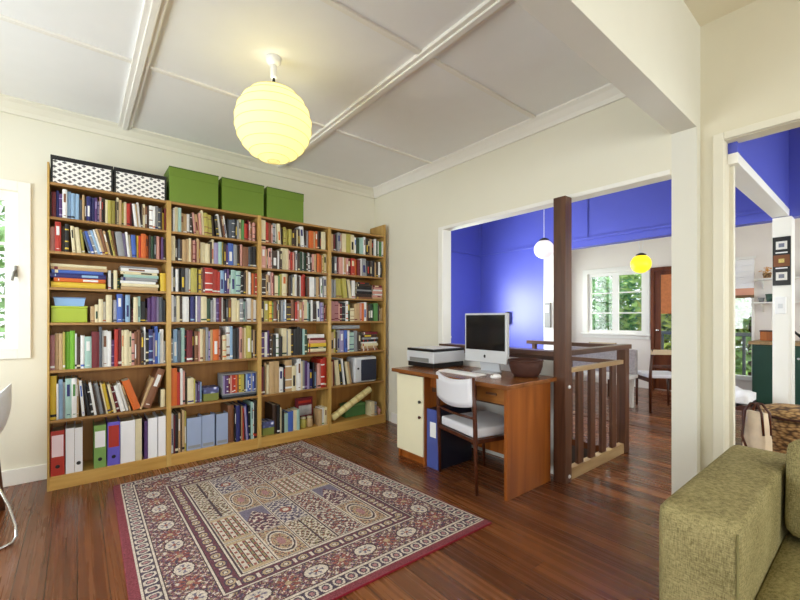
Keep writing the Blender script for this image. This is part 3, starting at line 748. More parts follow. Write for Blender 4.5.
def magfile(x, w, h, lab):
    z0 = comp(1, 7)[2]
    t = thing('magazine_file', lab, 'magazine file', (x, FY + .02, z0), 0, 'grey-blue magazine files')
    bm = NB(); tt = .003
    bx(bm, 0, w, 0, tt, 0, h, bev=.001); bx(bm, 0, w, .22, .223, 0, h * .5)
    bx(bm, 0, w, tt, .22, 0, tt)
    for xa in (0, w - tt):
        prism(bm, [(tt, 0), (.22, 0), (.22, h * .5), (.12, h), (tt, h)], 'X', xa, xa + tt)
    obj('body', bm, M['file_blue'], t)
    bm = NB(); bx(bm, tt + .002, w - tt - .002, .012, .2, .004, h * .9); obj('papers', bm, M['paper'], t)
    bm = NB(); bx(bm, .008, w - .008, -.001, 0, h * .05, h * .14); obj('label', bm, bmat('S'), t)
x0, x1, z0, z1 = comp(1, 7); PX1 = (x1 - x0) / 670.0
def b1(p): return x0 + (p - 60) * PX1
magfile(b1(170), 108 * PX1, .27, 'grey-blue magazine file beside the cream books, bottom shelf')
magfile(b1(282), 96 * PX1, .275, 'grey-blue magazine file in the middle of the three')
magfile(b1(392), 92 * PX1, .27, 'grey-blue magazine file next to the brown book, bottom shelf')

# ---- storage boxes on top of the bookcase
ZT = SH[0] + .0125 + .001
def lattice_mat():
    m = bpy.data.materials.new('black_white_lattice_paper'); m.use_nodes = True
    n = m.node_tree.nodes; l = m.node_tree.links; b = n['Principled BSDF']; b.inputs['Roughness'].default_value = .6
    tc = n.new('ShaderNodeTexCoord'); sp = n.new('ShaderNodeSeparateXYZ'); l.new(tc.outputs['Object'], sp.inputs[0])
    def mt(op, a, v=None):
        k = n.new('ShaderNodeMath'); k.operation = op
        for i, q in enumerate((a, v)):
            if q is None: continue
            if isinstance(q, (int, float)): k.inputs[i].default_value = q
            else: l.new(q, k.inputs[i])
        return k.outputs[0]
    u = mt('ADD', mt('ADD', sp.outputs[0], sp.outputs[1]), mt('MULTIPLY', sp.outputs[2], 1.45)); v = mt('SUBTRACT', mt('ADD', sp.outputs[0], sp.outputs[1]), mt('MULTIPLY', sp.outputs[2], 1.45))
    P = .108
    fu = mt('FRACT', mt('DIVIDE', u, P)); fv = mt('FRACT', mt('DIVIDE', v, P))
    cu = mt('ABSOLUTE', mt('SUBTRACT', fu, .5)); cv = mt('ABSOLUTE', mt('SUBTRACT', fv, .5))
    inside = mt('LESS_THAN', mt('MAXIMUM', cu, cv), .37)
    cross = mt('LESS_THAN', mt('MINIMUM', cu, cv), .09)
    f = mt('MULTIPLY', inside, mt('SUBTRACT', 1.0, cross))
    mx = n.new('ShaderNodeMix'); mx.data_type = 'RGBA'; l.new(f, mx.inputs[0])
    mx.inputs[6].default_value = lin((238, 236, 234)); mx.inputs[7].default_value = lin((96, 94, 98)); l.new(mx.outputs[2], b.inputs['Base Color'])
    return m
M['lattice'] = lattice_mat()
def patterned(x, w, lab):
    t = thing('patterned_box', lab, 'storage box', (x, FY + .012, ZT), 0, 'patterned boxes on the bookcase')
    h, d = .19, .25
    bm = NB(); bx(bm, .004, w - .004, .004, d - .004, 0, h - .03, bev=.002); obj('body', bm, M['lattice'], t)
    bm = NB(); bx(bm, 0, w, 0, d, h - .03, h, bev=.003); obj('lid', bm, M['black'], t)
    for xa in (.001, w - .013):
        box_obj('corner_binding', M['black'], t, xa, xa + .012, .001, .014, 0, h - .03)
        box_obj('corner_binding', M['black'], t, xa, xa + .012, d - .014, d - .001, 0, h - .03)
patterned(-.146, .356, 'black and white lattice-pattern box at the window end of bookcase top')
patterned(.214, .345, 'black and white lattice-pattern box standing against the first green box')
M['green_box'] = mat('olive_green_card', (104, 132, 42), .5, noise=.03, nscale=5)
M['green_edge'] = mat('olive_green_card_edge', (70, 92, 30), .5, noise=.03)
def greenbox(x, w, lab):
    t = thing('green_box', lab, 'storage box', (x, FY + .012, ZT), 0, 'green boxes on the bookcase')
    h, d = .285, .26
    bm = NB(); bx(bm, .003, w - .003, .003, d - .003, 0, h - .04, bev=.002); obj('body', bm, M['green_box'], t)
    bm = NB(); bx(bm, 0, w, 0, d, h - .075, h, bev=.003); obj('lid', bm, M['green_box'], t)
    bm = NB()
    bx(bm, -.001, w + .001, -.001, .004, h - .008, h + .001); obj('lid_edge', bm, M['green_edge'], t)
greenbox(.578, .378, 'olive green lidded box next to the patterned box')
greenbox(.982, .374, 'olive green lidded box in the middle of the three green ones')
greenbox(1.382, .374, 'olive green lidded box nearest the corner, right of the other two')

# ---- other things on the shelves
x0, x1, z0, z1 = comp(0, 4); Hc = z1 - z0
t = thing('lime_box', 'lime green storage box at the window end of the fourth shelf', 'storage box', (x0 + .005, FY + .02, z0))
bm = NB(); bx(bm, 0, .2, 0, .2, 0, .105, bev=.006); obj('body', bm, mat('lime_plastic', (160, 178, 44), .4, noise=.04), t)
bm = NB(); bx(bm, -.002, .202, -.002, .202, .105, .117, bev=.003); obj('lid', bm, mat('lime_lid', (176, 196, 60), .4, noise=.03), t)
t = thing('blue_tub', 'pale blue plastic tub standing on the lime green box', 'tub', (x0 + .018, FY + .035, z0 + .118))
bm = NB(); prism(bm, [(.008, 0), (.167, 0), (.175, .055), (0, .055)], 'Y', 0, .15); obj('body', bm, mat('pale_blue_plastic', (128, 168, 214), .35, noise=.03), t)
bm = NB(); bx(bm, -.004, .179, -.004, .154, .055, .063, bev=.002); obj('lid', bm, mat('blue_grey_lid', (92, 124, 168), .35, noise=.03), t)

def floral_mat():
    m = bpy.data.materials.new('blue_floral_paper'); m.use_nodes = True
    n = m.node_tree.nodes; l = m.node_tree.links; b = n['Principled BSDF']
    tc = n.new('ShaderNodeTexCoord'); vo = n.new('ShaderNodeTexVoronoi'); vo.inputs['Scale'].default_value = 26
    l.new(tc.outputs['Object'], vo.inputs['Vector'])
    r = n.new('ShaderNodeValToRGB'); e = r.color_ramp.elements
    e[0].position = .2; e[0].color = lin((228, 228, 240)); e[1].position = .55; e[1].color = lin((70, 74, 120)); x = e.new(.36); x.color = lin((110, 120, 180))
    l.new(vo.outputs['Distance'], r.inputs[0]); l.new(r.outputs[0], b.inputs['Base Color'])
    return m
M['floral'] = floral_mat()
M['green_floor'] = mat('green_card', (120, 128, 60), .6, noise=.05)
def floral_box(b, k, f0, w, h, lab):
    xa, xb, z0, z1 = comp(b, k)
    t = thing('floral_box', lab, 'box', (xa + (xb - xa) * f0, FY + .03, z0))
    bm = NB(); bx(bm, .002, w - .002, .002, .14, 0, h * .6, bev=.003); obj('body', bm, M['green_floor'], t)
    bm = NB(); bx(bm, 0, w, 0, .142, h * .55, h, bev=.006); obj('lid', bm, M['floral'], t)
floral_box(1, 6, .35, .125, .115, 'blue and white floral box beside the slipcase of coloured books')
floral_box(2, 7, .025, .115, .13, 'blue and white floral box at the left end of a bottom shelf')
# slipcase with a set of slim coloured spines
x0, x1, z0, z1 = comp(1, 6); xs = x0 + (x1 - x0) * .565; ws = (x1 - x0) * .43
bm = NB(); bx(bm, 0, ws, 0, .17, 0, .018, bev=.001); o = obj('flat_case', bm, M['black'], loc=(xs, FY + .02, z0)); tag(o, 'flat black case lying under the slipcase of coloured books', 'case')
bm = NB(); bx(bm, 0, ws * .97, 0, .16, 0, .016, bev=.001); o = obj('flat_case', bm, bmat('s'), loc=(xs + .004, FY + .022, z0 + .0185)); tag(o, 'flat slate grey case directly beneath the slipcase of coloured books', 'case')
t = thing('slipcase', 'pale grey open slipcase holding a rainbow row of slim books', 'slipcase', (xs, FY + .02, z0 + .035))
bm = NB(); hs_ = .185
bx(bm, 0, .006, 0, .15, 0, hs_); bx(bm, ws - .006, ws, 0, .15, 0, hs_); bx(bm, .006, ws - .006, .0, .15, 0, .012); bx(bm, .006, ws - .006, 0, .15, hs_ - .008, hs_); bx(bm, .006, ws - .006, .145, .15, .012, hs_ - .008)
obj('case', bm, bmat('S'), t)
cols = 'v P P M p R R O U Y y y k L B B S B N'.split(); cw = (ws - .014) / len(cols)
SLN = 'in the rainbow slipcase'
for i, c in enumerate(cols):
    bm = NB(); book_geom(bm, cw - .0006, hs_ - .026, .13, random.Random(40 + i))
    o = obj('slim_volume', bm, [bmat(c), M['paper'], bmat(ACC[c][0])], recalc=False, loc=(xs + .007 + i * cw, FY + .022, z0 + .0475))
    tag(o, 'slim %s volume, %s from the left in the rainbow slipcase' % (PAL[c][0].replace(' ', '-'), ordn(i)), 'book', 'slim volumes in the slipcase')
# maroon picture box and jars, bay 3 bottom
x0, x1, z0, z1 = comp(2, 7)
t = thing('maroon_picture_book', 'maroon book facing out with a grey and white cover picture', 'book', (x0 + (x1 - x0) * .565, FY + .13, z0))
bm = NB(); bx(bm, 0, .19, 0, .025, 0, .29, bev=.003); obj('cover', bm, bmat('M'), t)
bm = NB(); bx(bm, .035, .175, -.002, 0, .11, .21)
obj('cover_picture', bm, mat('grey_cover_picture', (158, 156, 158), .5, noise=.45, nscale=14), t)
bm = NB(); bx(bm, .03, .17, -.002, 0, .235, .26); obj('title_band', bm, bmat('R'), t)
for q, (fx, col, lab) in enumerate(((.60, 'y', 'olive glass jar before the maroon picture book, left of its pair'), (.70, 'T', 'tan pottery jar before the maroon picture book, right of its pair'))):
    t = thing('small_jar', lab, 'jar', (x0 + (x1 - x0) * fx + .03, FY + .07, z0))
    bm = NB(); lathe(bm, [(.001, 0), (.028, .001), (.033, .01), (.034, .06), (.03, .078), (.024, .085), (.024, .092)], 24); obj('body', bm, bmat(col), t)
    bm = NB(); lathe(bm, [(.001, .092), (.027, .092), (.027, .104), (.022, .108), (.001, .109)], 24); obj('lid', bm, bmat('C'), t)
# corner bay: radio, roll, green tin, card, ornament
x0, x1, z0, z1 = comp(3, 6)
t = thing("desk_speaker", "white rounded speaker with dark grille on the sixth shelf, corner bay", "speaker", (x0 + (x1 - x0) * .43, FY + .004, z0))
bm = NB()
hh = .285; ww = .30; dd = .2
bx(bm, 0, ww, .012, dd, 0, hh, bev=.03, seg=5)
obj('body', bm, M['silver'], t, smooth=True)
bm = NB(); bx(bm, .085, ww - .012, .002, .03, .02, hh - .03, bev=.012, seg=4)
obj('grille', bm, mat('speaker_grille_cloth', (44, 48, 66), .8, noise=.12, nscale=160, bump=.5, bscale=600), t)
bm = NB(); lathe(bm, [(.012, 0), (.012, .008), (.009, .011)], 20)
o = obj('dial', bm, M['black'], t); o.matrix_local = Matrix.Translation((.045, .013, .16)) @ Matrix.Rotation(PI / 2, 4, 'X')
x0, x1, z0, z1 = comp(3, 7)
t = thing('wrapped_roll', 'long cream roll propped diagonally across the bottom corner shelf', 'roll', (x0 + .035, FY + .06, z0 + .045))
bm = NB(); L = .56; lathe(bm, [(.001, 0), (.034, .002), (.037, .01), (.037, L - .01), (.034, L - .002), (.001, L)], 24)
o = obj('tube', bm, mat('cream_roll_paper', (226, 212, 154), .55, noise=.1, nscale=30), t); o.matrix_local = Matrix.Rotation(math.radians(62.5), 4, 'Y')
for q in range(5):
    bm = NB(); lathe(bm, [(.0375, .07 + q * .09), (.0378, .075 + q * .09), (.0378, .09 + q * .09), (.0375, .095 + q * .09)], 24, cap=False)
    o = obj('printed_band', bm, mat('roll_print', (206, 186, 126), .55), t); o.matrix_local = Matrix.Rotation(math.radians(62.5), 4, 'Y')
t = thing('green_tin', 'green lidded tin on the bottom shelf under the diagonal roll', 'tin', (x0 + (x1 - x0) * .36, FY + .135, z0))
bm = NB(); bx(bm, 0, .27, 0, .12, 0, .115, bev=.006); obj('body', bm, mat('green_tin_paint', (78, 128, 74), .35, noise=.04), t)
bm = NB(); bx(bm, -.003, .273, -.003, .123, .115, .145, bev=.006); obj('lid', bm, mat('green_tin_lid', (94, 146, 86), .35, noise=.04), t)
bm = NB(); book_geom(bm, .05, .16, .12, random.Random(5)); o = obj('card_box', bm, [bmat('C'), M['paper'], bmat('T')], recalc=False, loc=(x1 - .165, FY + .03, z0)); tag(o, 'small cream boxed set standing right of the green tin', 'box')
bm = NB(); book_geom(bm, .03, .15, .12, random.Random(6)); o = obj('card_box', bm, [bmat('S'), M['paper'], bmat('T')], recalc=False, loc=(x1 - .113, FY + .03, z0)); tag(o, 'small grey boxed set at the right of the cream one', 'box')
t = thing('pink_ornament', 'small pink bird ornament in the bottom corner of the bookcase', 'ornament', (x1 - .04, FY + .05, z0))
bm = NB(); lathe(bm, [(.001, 0), (.02, .001), (.012, .012), (.014, .02), (.026, .035), (.026, .05), (.014, .066), (.001, .07)], 20); obj('body', bm, bmat('p'), t)
bm = NB(); lathe(bm, [(.001, .062), (.012, .066), (.015, .076), (.011, .088), (.001, .091)], 16, loc=(-.016, 0, 0)); prism(bm, [(-.031, .074), (-.028, .08), (-.042, .074)], 'Y', -.003, .003); obj('head', bm, bmat('p'), t)
# grey document box laid on the upright books of the corner bay's fifth shelf
x0, x1, z0, z1 = comp(3, 5)
o = box_obj('document_box', bmat('S'), None, x0 + .02, x0 + .36, FY + .02, FY + .2, z0 + .252, z0 + .288, bev=.002)
tag(o, 'flat grey document box lying across the upright books in the corner bay', 'box')

# ------------------------------------------------------------------ rug (panel-garden pattern, woven as colours on a fine grid)
def rug():
    nu, nv = 340, 430
    W_, L_ = 1.62, 2.06
    u = (np.arange(nu) + .5) / nu * W_; v = (np.arange(nv) + .5) / nv * L_
    U_, V_ = np.meshgrid(u, v, indexing='ij')
    rs = np.random.RandomState(4)
    c = {k: np.array(lin(q)[:3]) for k, q in dict(maroon=(128, 30, 44), navy=(44, 42, 66), cream=(222, 212, 196), rust=(150, 78, 60), tan=(190, 168, 130),
         rose=(176, 128, 128), slate=(112, 108, 132), dark=(46, 34, 40), olive=(150, 142, 96), wine=(98, 40, 56), sky=(160, 164, 186)).items()}
    img = np.zeros((nu, nv, 3)); img[:] = c['maroon']
    e = np.minimum(np.minimum(U_, W_ - U_), np.minimum(V_, L_ - V_))   # distance to the edge
    # coordinate along the border
    e = np.minimum(np.minimum(U_, W_ - U_ + .036), np.minimum(V_, L_ - V_ + .036))
    near_u = np.minimum(U_, W_ - U_) < np.minimum(V_, L_ - V_)
    s = np.where(near_u, V_ - L_ / 2, U_ - W_ / 2)
    def put(mask, col): img[mask] = c[col] if isinstance(col, str) else col
    wx = sum(rs.uniform(.3, 1) * np.sin(U_ * rs.uniform(-60, 60) + V_ * rs.uniform(-60, 60) + rs.uniform(0, 6)) for _ in range(7)) * .006
    wy = sum(rs.uniform(.3, 1) * np.sin(U_ * rs.uniform(-60, 60) + V_ * rs.uniform(-60, 60) + rs.uniform(0, 6)) for _ in range(7)) * .006
    def floral(a, b, f, ph=0.0):
        f = f * 1.35; a = a + wx; b = b + wy
        return np.sin(a * f + ph) * np.sin(b * f - ph) + .6 * np.sin(a * f * 1.93 + 1.3 + ph) * np.cos(b * f * 2.1) + .45 * np.cos((a + b) * f * 1.37) * np.cos((a - b) * f * 1.37 + ph)
    # outer guard
    g = (e > .045) & (e < .125)
    put(g, 'navy')
    t = (e - .085) / .04; p = (s / .062) % 1.0 - .5
    chain = np.abs(np.hypot(t * .62, p * 1.25) - .42) < .1
    put(g & chain, 'cream'); put(g & (np.hypot(t * .62, p * 1.25) < .2), 'rose')
    for a, b, k in ((.045, .053, 'cream'), (.053, .058, 'dark'), (.112, .117, 'dark'), (.117, .127, 'cream'), (.127, .133, 'dark')): put((e > a) & (e <= b), k)
    # main border
    m = (e > .133) & (e < .305); put(m, 'wine')
    fl = floral(s, e, 88.0); put(m & (fl > .62), 'cream'); put(m & (fl < -.6), 'navy'); put(m & (fl > .25) & (fl < .42), 'rose'); put(m & (fl < -.28) & (fl > -.42), 'olive')
    fl2 = floral(s, e, 150.0, .7); put(m & (fl2 > .95), 'tan'); put(m & (fl2 < -.95), 'slate')
    q = (s / .262) % 1.0 - .5; rr = np.maximum(np.hypot(q * .262 / .056, (e - .219) / .042), np.abs(q) * .262 / .056 * .9 + np.abs(e - .219) / .042 * .42)
    put(m & (rr < 1.12), 'dark'); put(m & (rr < .98), 'cream'); put(m & (rr < .68) & (np.cos(np.arctan2((e - .219), q * .262) * 6) > .2) & (rr > .25), 'slate'); put(m & (rr < .2), 'rust')
    q2 = ((s / .262) + .5) % 1.0 - .5; r2 = np.hypot(q2 * .262 / .05, (e - .219) / .05)
    put(m & (r2 < 1) & (np.cos(np.arctan2((e - .219), q2 * .262) * 8) > 0) & (r2 > .3), 'rust'); put(m & (r2 < .28), 'tan')
    # inner guard
    for a, b, k in ((.305, .310, 'dark'), (.310, .319, 'cream'), (.319, .325, 'dark')): put((e > a) & (e <= b), k)
    g = (e > .325) & (e < .395); put(g, 'wine')
    p = (s / .085) % 1.0 - .5; t = (e - .36) / .035
    ro = np.hypot(p * 2.1, t); put(g & (ro < .82), 'navy'); put(g & (ro < .62) & (ro > .36), 'tan'); put(g & (ro < .25), 'cream')
    put(g & (np.abs(p) > .42) & (np.abs(t) < .5), 'cream')
    for a, b, k in ((.395, .400, 'dark'), (.400, .410, 'cream'), (.410, .415, 'dark')): put((e > a) & (e <= b), k)
    # field: panels
    x0, x1, y0, y1 = .415, W_ - .379, .415, L_ - .379
    nc, nr = 5, 4
    cw, rh = (x1 - x0) / nc, (y1 - y0) / nr
    kinds = rs.permutation(np.arange(30) % 6)
    for i in range(nc):
        for j in range(nr):
            X0, Y0 = x0 + i * cw, y0 + j * rh
            mk = (e > .415) & (U_ >= X0) & (U_ < X0 + cw) & (V_ >= Y0) & (V_ < Y0 + rh)
            a = (U_ - X0 - cw / 2); b = (V_ - Y0 - rh / 2); aa, ab = np.abs(a), np.abs(b)
            kd = kinds[(i * nr + j) % 30]
            if kd == 0:      # vase on a dark ground
                put(mk, 'navy'); f = floral(aa, b, 105.0, .4); put(mk & (f > .35), 'cream'); put(mk & (f < -.5), 'rust'); put(mk & (f > .1) & (f < .22), 'tan')
            elif kd == 1:    # ring wreath on tan
                put(mk, 'tan'); r_ = np.hypot(a / (cw / 2), b / (rh / 2)); f = floral(aa, ab, 130.0)
                put(mk & (f > .5), 'navy'); put(mk & (f < -.6), 'rust'); put(mk & (np.abs(r_ - .68) < .12), 'cream'); put(mk & (np.abs(r_ - .68) < .05), 'dark'); put(mk & (r_ < .25), 'rose')
            elif kd == 2:    # maroon niche
                put(mk, 'wine'); f = floral(aa, b, 95.0, 1.1); put(mk & (f > .3), 'cream'); put(mk & (f < -.45), 'navy'); put(mk & (aa + .6 * b > cw * .42), 'slate')
            elif kd == 3:    # cypress stripes
                put(mk, 'cream'); st = np.sin(a / cw * 2 * PI * 4.0); put(mk & (st > .15), 'dark'); put(mk & (st > .75), 'olive'); put(mk & (np.sin(b * 120) * st > .4), 'rust'); put(mk & (ab > rh * .4), 'tan')
            elif kd == 4:    # flowering tree
                put(mk, 'olive'); f = floral(aa, b, 120.0, 2.0); put(mk & (f > .2), 'cream'); put(mk & (f < -.3), 'dark'); put(mk & (f < -.85), 'rust'); put(mk & (aa < .006), 'dark')
            else:
                put(mk, 'slate'); f = floral(aa, ab, 112.0, .2); put(mk & (f > .25), 'cream'); put(mk & (f < -.35), 'navy'); put(mk & (np.hypot(a, b) < .035), 'rust'); put(mk & (np.hypot(a, b) < .02), 'cream')
            ln = mk & ((aa > cw / 2 - .009) | (ab > rh / 2 - .008)); put(ln, 'cream')
            ln = mk & ((aa > cw / 2 - .003) | (ab > rh / 2 - .0025)); put(ln, 'dark')
    # colours blended towards one mean tone, then random wool irregularity
    mean = np.array(lin((138, 118, 126))[:3])
    img = img * .74 + mean * .26
    img *= (1 + rs.normal(0, .16, (nu, nv, 1)))
    img = np.clip(img, 0, 1)
    NL, NR, FR, FL = [np.array(p) for p in ((.158, 1.50), (1.879, 1.462), (1.70, 3.60), (.197, 3.475))]
    su = np.linspace(0, 1, nu + 1)[:, None]; sv = np.linspace(0, 1, nv + 1)[None, :]
    co = np.zeros((nu + 1, nv + 1, 3))
    for k in range(2):
        co[..., k] = (1 - su) * (1 - sv) * NL[k] + su * (1 - sv) * NR[k] + su * sv * FR[k] + (1 - su) * sv * FL[k]
    co[..., 2] = .011
    verts = co.reshape(-1, 3)
    idx = np.arange((nu + 1) * (nv + 1)).reshape(nu + 1, nv + 1)
    quads = np.stack([idx[:-1, :-1], idx[1:, :-1], idx[1:, 1:], idx[:-1, 1:]], -1).reshape(-1, 4)
    # skirt down to the floor
    ring = np.concatenate([idx[:, 0], idx[-1, 1:], idx[-2::-1, -1], idx[0, -2:0:-1]])
    low = verts[ring].copy(); low[:, 2] = .0005
    nb = len(verts); verts = np.vstack([verts, low]); rn = len(ring)
    k = np.arange(rn); k2 = (k + 1) % rn
    sk = np.stack([ring[k2], ring[k], nb + k, nb + k2], -1)
    allq = np.vstack([quads, sk])
    me = bpy.data.meshes.new('persian_rug')
    me.vertices.add(len(verts)); me.vertices.foreach_set('co', verts.ravel())
    me.loops.add(allq.size); me.loops.foreach_set('vertex_index', allq.ravel().astype(np.int32))
    me.polygons.add(len(allq)); me.polygons.foreach_set('loop_start', np.arange(0, allq.size, 4, dtype=np.int32)); me.polygons.foreach_set('loop_total', np.full(len(allq), 4, dtype=np.int32))
    me.update(calc_edges=True)
    ca = me.color_attributes.new('weave', 'FLOAT_COLOR', 'CORNER')
    colr = np.ones((allq.shape[0], 4, 4), dtype=np.float32)
    colr[:len(quads), :, :3] = img.reshape(-1, 1, 3); colr[len(quads):, :, :3] = c['maroon']
    ca.data.foreach_set('color', colr.ravel())
    m_ = bpy.data.materials.new('woven_wool'); m_.use_nodes = True
    n = m_.node_tree.nodes; l = m_.node_tree.links; b_ = n['Principled BSDF']; b_.inputs['Roughness'].default_value = .92; b_.inputs['Specular IOR Level'].default_value = .15
    at = n.new('ShaderNodeAttribute'); at.attribute_name = 'weave'; l.new(at.outputs['Color'], b_.inputs['Base Color'])
    nz = n.new('ShaderNodeTexNoise'); nz.inputs['Scale'].default_value = 350; bp = n.new('ShaderNodeBump'); bp.inputs['Strength'].default_value = .4; bp.inputs['Distance'].default_value = .003
    tc = n.new('ShaderNodeTexCoord'); l.new(tc.outputs['Object'], nz.inputs['Vector']); l.new(nz.outputs['Fac'], bp.inputs['Height']); l.new(bp.outputs[0], b_.inputs['Normal'])
    me.materials.append(m_)
    o = bpy.data.objects.new('persian_rug', me); COL.objects.link(o)
    tag(o, 'large persian style rug with maroon edge and patterned panels on the floorboards', 'rug')
rug()

# ------------------------------------------------------------------ paper lantern
LX, LY, LZc, LR = .918, 2.335, 2.368, .224
t = thing('paper_lantern', 'round pale yellow paper lantern hanging from the study ceiling', 'pendant lamp', (LX, LY, CZ))
bm = NB(); lathe(bm, [(.001, -.045), (.03, -.045), (.042, -.03), (.045, 0)], 24); obj('ceiling_rose', bm, M['white_plastic'], t)
bm = NB(); lathe(bm, [(.001, -.125), (.016, -.125), (.019, -.115), (.019, -.05), (.012, -.045)], 20); obj('lamp_holder', bm, M['white_plastic'], t)
bm = NB(); lathe(bm, [(.001, -.15), (.009, -.15), (.009, -.126), (.001, -.126)], 12); obj('cord', bm, M['black'], t)
def lantern_mat():
    m = bpy.data.materials.new('lantern_paper'); m.use_nodes = True
    n = m.node_tree.nodes; l = m.node_tree.links; n.clear()
    o = n.new('ShaderNodeOutputMaterial'); d = n.new('ShaderNodeBsdfDiffuse'); tr = n.new('ShaderNodeBsdfTranslucent'); mx = n.new('ShaderNodeMixShader')
    d.inputs[0].default_value = lin((240, 233, 192)); tr.inputs[0].default_value = lin((246, 238, 192)); mx.inputs[0].default_value = .55
    em = n.new('ShaderNodeEmission'); em.inputs[0].default_value = lin((255, 240, 160)); em.inputs[1].default_value = .06
    ad = n.new('ShaderNodeAddShader')
    l.new(d.outputs[0], mx.inputs[1]); l.new(tr.outputs[0], mx.inputs[2]); l.new(mx.outputs[0], ad.inputs[0]); l.new(em.outputs[0], ad.inputs[1]); l.new(ad.outputs[0], o.inputs[0])
    return m
zc = LZc - CZ
bm = NB(); NR_ = 11; prof = []
a0 = math.radians(9)
for i in range(NR_ * 3 + 1):
    th = a0 + (PI - 2 * a0) * i / (NR_ * 3)
    k = i % 3
    r_ = LR * (1.0 if k == 0 else .985)
    prof.append((r_ * math.sin(th), zc - r_ * math.cos(th)))
lathe(bm, prof, 48, cap=False); shade = obj('lamp_shade', bm, lantern_mat(), t, recalc=True)
bm = NB()
for i in range(NR_ + 1):
    th = a0 + (PI - 2 * a0) * i / NR_
    r_ = LR * 1.002
    sweep(bm, [(r_ * math.sin(th) * math.cos(2 * PI * k / 40), r_ * math.sin(th) * math.sin(2 * PI * k / 40), zc - r_ * math.cos(th)) for k in range(40)], .0017, 5, closed=True)
obj('bamboo_ribs', bm, mat('bamboo_rib', (204, 190, 124), .6), shade)
bm = NB(); lathe(bm, [(.001, -.3), (.02, -.295), (.03, -.27), (.024, -.24), (.013, -.22), (.013, -.205), (.001, -.205)], 16, loc=(0, 0, -.08))
obj('bulb', bm, emis('warm_bulb', (255, 236, 170), 2), t)
sweep_bm = NB(); sweep(sweep_bm, [(0, 0, -.149), (0, 0, -.29)], .004, 8); obj('flex', sweep_bm, M['white_plastic'], t)
pl = bpy.data.lights.new('lantern_light', 'POINT'); pl.energy = 3.4; pl.color = (1, .92, .62); pl.shadow_soft_size = .05
plo = bpy.data.objects.new('lantern_light', pl); COL.objects.link(plo); plo.location = (LX, LY, LZc + .06)

# ------------------------------------------------------------------ desk
DZ = .768
t = thing('desk', 'teak desk with cream cupboard door and open kneehole against the landing wall', 'desk', (2.185, 1.575, 0))
box_obj('desk_top', M['desk_top'], t, -.055, .565, -.035, 1.165, DZ - .03, DZ, bev=.004)
box_obj('side_panel', M['desk'], t, 0.0, .53, 0, .026, 0, DZ - .031, bev=.003)
box_obj('side_panel', M['desk'], t, 0.0, .53, 1.11, 1.136, 0, DZ - .031, bev=.003)
box_obj('side_panel', M['desk'], t, 0.0, .53, 0.80, .82, .0, DZ - .031, bev=.002)
bm = NB(); bx(bm, .004, .52, .821, 1.109, .055, .075); bx(bm, .02, .03, .821, 1.109, 0, .055); bx(bm, .51, .52, .821, 1.109, .075, DZ - .032); obj('cupboard_carcass', bm, M['desk'], t)
dr = box_obj('cupboard_door', mat('cream_laminate', (236, 230, 200), .35, noise=.015), t, -.016, -.0005, .802, 1.134, .075, DZ - .045, bev=.003)
for zz, nm in ((.52, 'black knob'), (.395, 'brown knob')):
    bm = NB(); lathe(bm, [(.006, 0), (.006, .008), (.012, .012), (.013, .018), (.008, .022), (.001, .023)], 16)
    o = obj('knob', bm, M['black'] if zz > .45 else M['chair_wood'], dr); o.matrix_local = Matrix.Translation((-.016, .83, zz)) @ Matrix.Rotation(-PI / 2, 4, 'Y'); o['label'] = nm
bm = NB(); bx(bm, .085, .10, .027, .799, DZ - .17, DZ - .032); obj('apron', bm, M['dark_wood_y'], t)
dw = box_obj('drawer', wood('oak_drawer_front', (176, 116, 56), (140, 84, 34), .35, 'Y', 3), t, .062, .084, .03, .31, DZ - .155, DZ - .036, bev=.003)
o = box_obj('drawer_handle', M['dark_wood_y'], dw, .052, .062, .13, .22, DZ - .1, DZ - .085, bev=.002)
dw2 = box_obj('drawer', M['desk'], t, .062, .084, .50, .795, DZ - .13, DZ - .036, bev=.003)
box_obj('back_rail', M['desk'], t, .49, .51, .027, .799, .10, .22)

# ------------------------------------------------------------------ white half wall with dark cap behind the desk
t = thing('half_wall', 'white half-height wall with dark timber cap behind the desk', 'half wall')
box_obj('panel', M['white'], t, 2.845, 2.90, 1.575, 2.79, 0, .875)
box_obj('cap_rail', M['dark_wood_y'], t, 2.80, 2.935, 1.575, 2.83, .91, .95, bev=.004)
bm = NB(); bx(bm, 2.85, 2.89, 1.575, 2.79, .875, .91); obj('dark_fillet', bm, M['dark_wood_y'], t)  # dark timber strip between panel and cap

# ------------------------------------------------------------------ post, balustrade, handrails
t = thing('timber_post', 'dark timber post from floor to the top of the opening', 'post')
box_obj('shaft', M['dark_wood'], t, 2.736, 2.828, 1.472, 1.566, 0, 2.09, bev=.004)
for z in (.045, .70):
    bm = NB(); lathe(bm, [(.014, 0), (.014, .004), (.010, .008), (.001, .009)], 16)
    o = obj('bolt_cap', bm, M['white_plastic'], t); o.matrix_local = Matrix.Translation((2.79, 1.472, z)) @ Matrix.Rotation(PI / 2, 4, 'X')
t = thing('stair_balustrade', 'dark timber balustrade guarding the near side of the stairwell', 'balustrade')
box_obj('handrail', M['dark_wood_x'], t, 2.829, 3.92, 1.475, 1.545, .925, .965, bev=.004)
box_obj('upper_rail', M['tan_wood'], t, 2.829, 3.78, 1.49, 1.53, .795, .83, bev=.003)
box_obj('kerb', M['tan_wood'], t, 2.829, 3.78, 1.485, 1.535, 0.0, .085, bev=.003)
box_obj('newel_post', M['dark_wood'], t, 3.78, 3.865, 1.475, 1.55, 0, .925, bev=.004)
for k in range(4):
    xx = 2.975 + .197 * k
    box_obj('baluster', M['dark_wood'], t, xx, xx + .085, 1.497, 1.523, .085, .795, bev=.003)
t = thing('landing_handrail', 'dark timber rail along the far side of the stairwell', 'handrail')
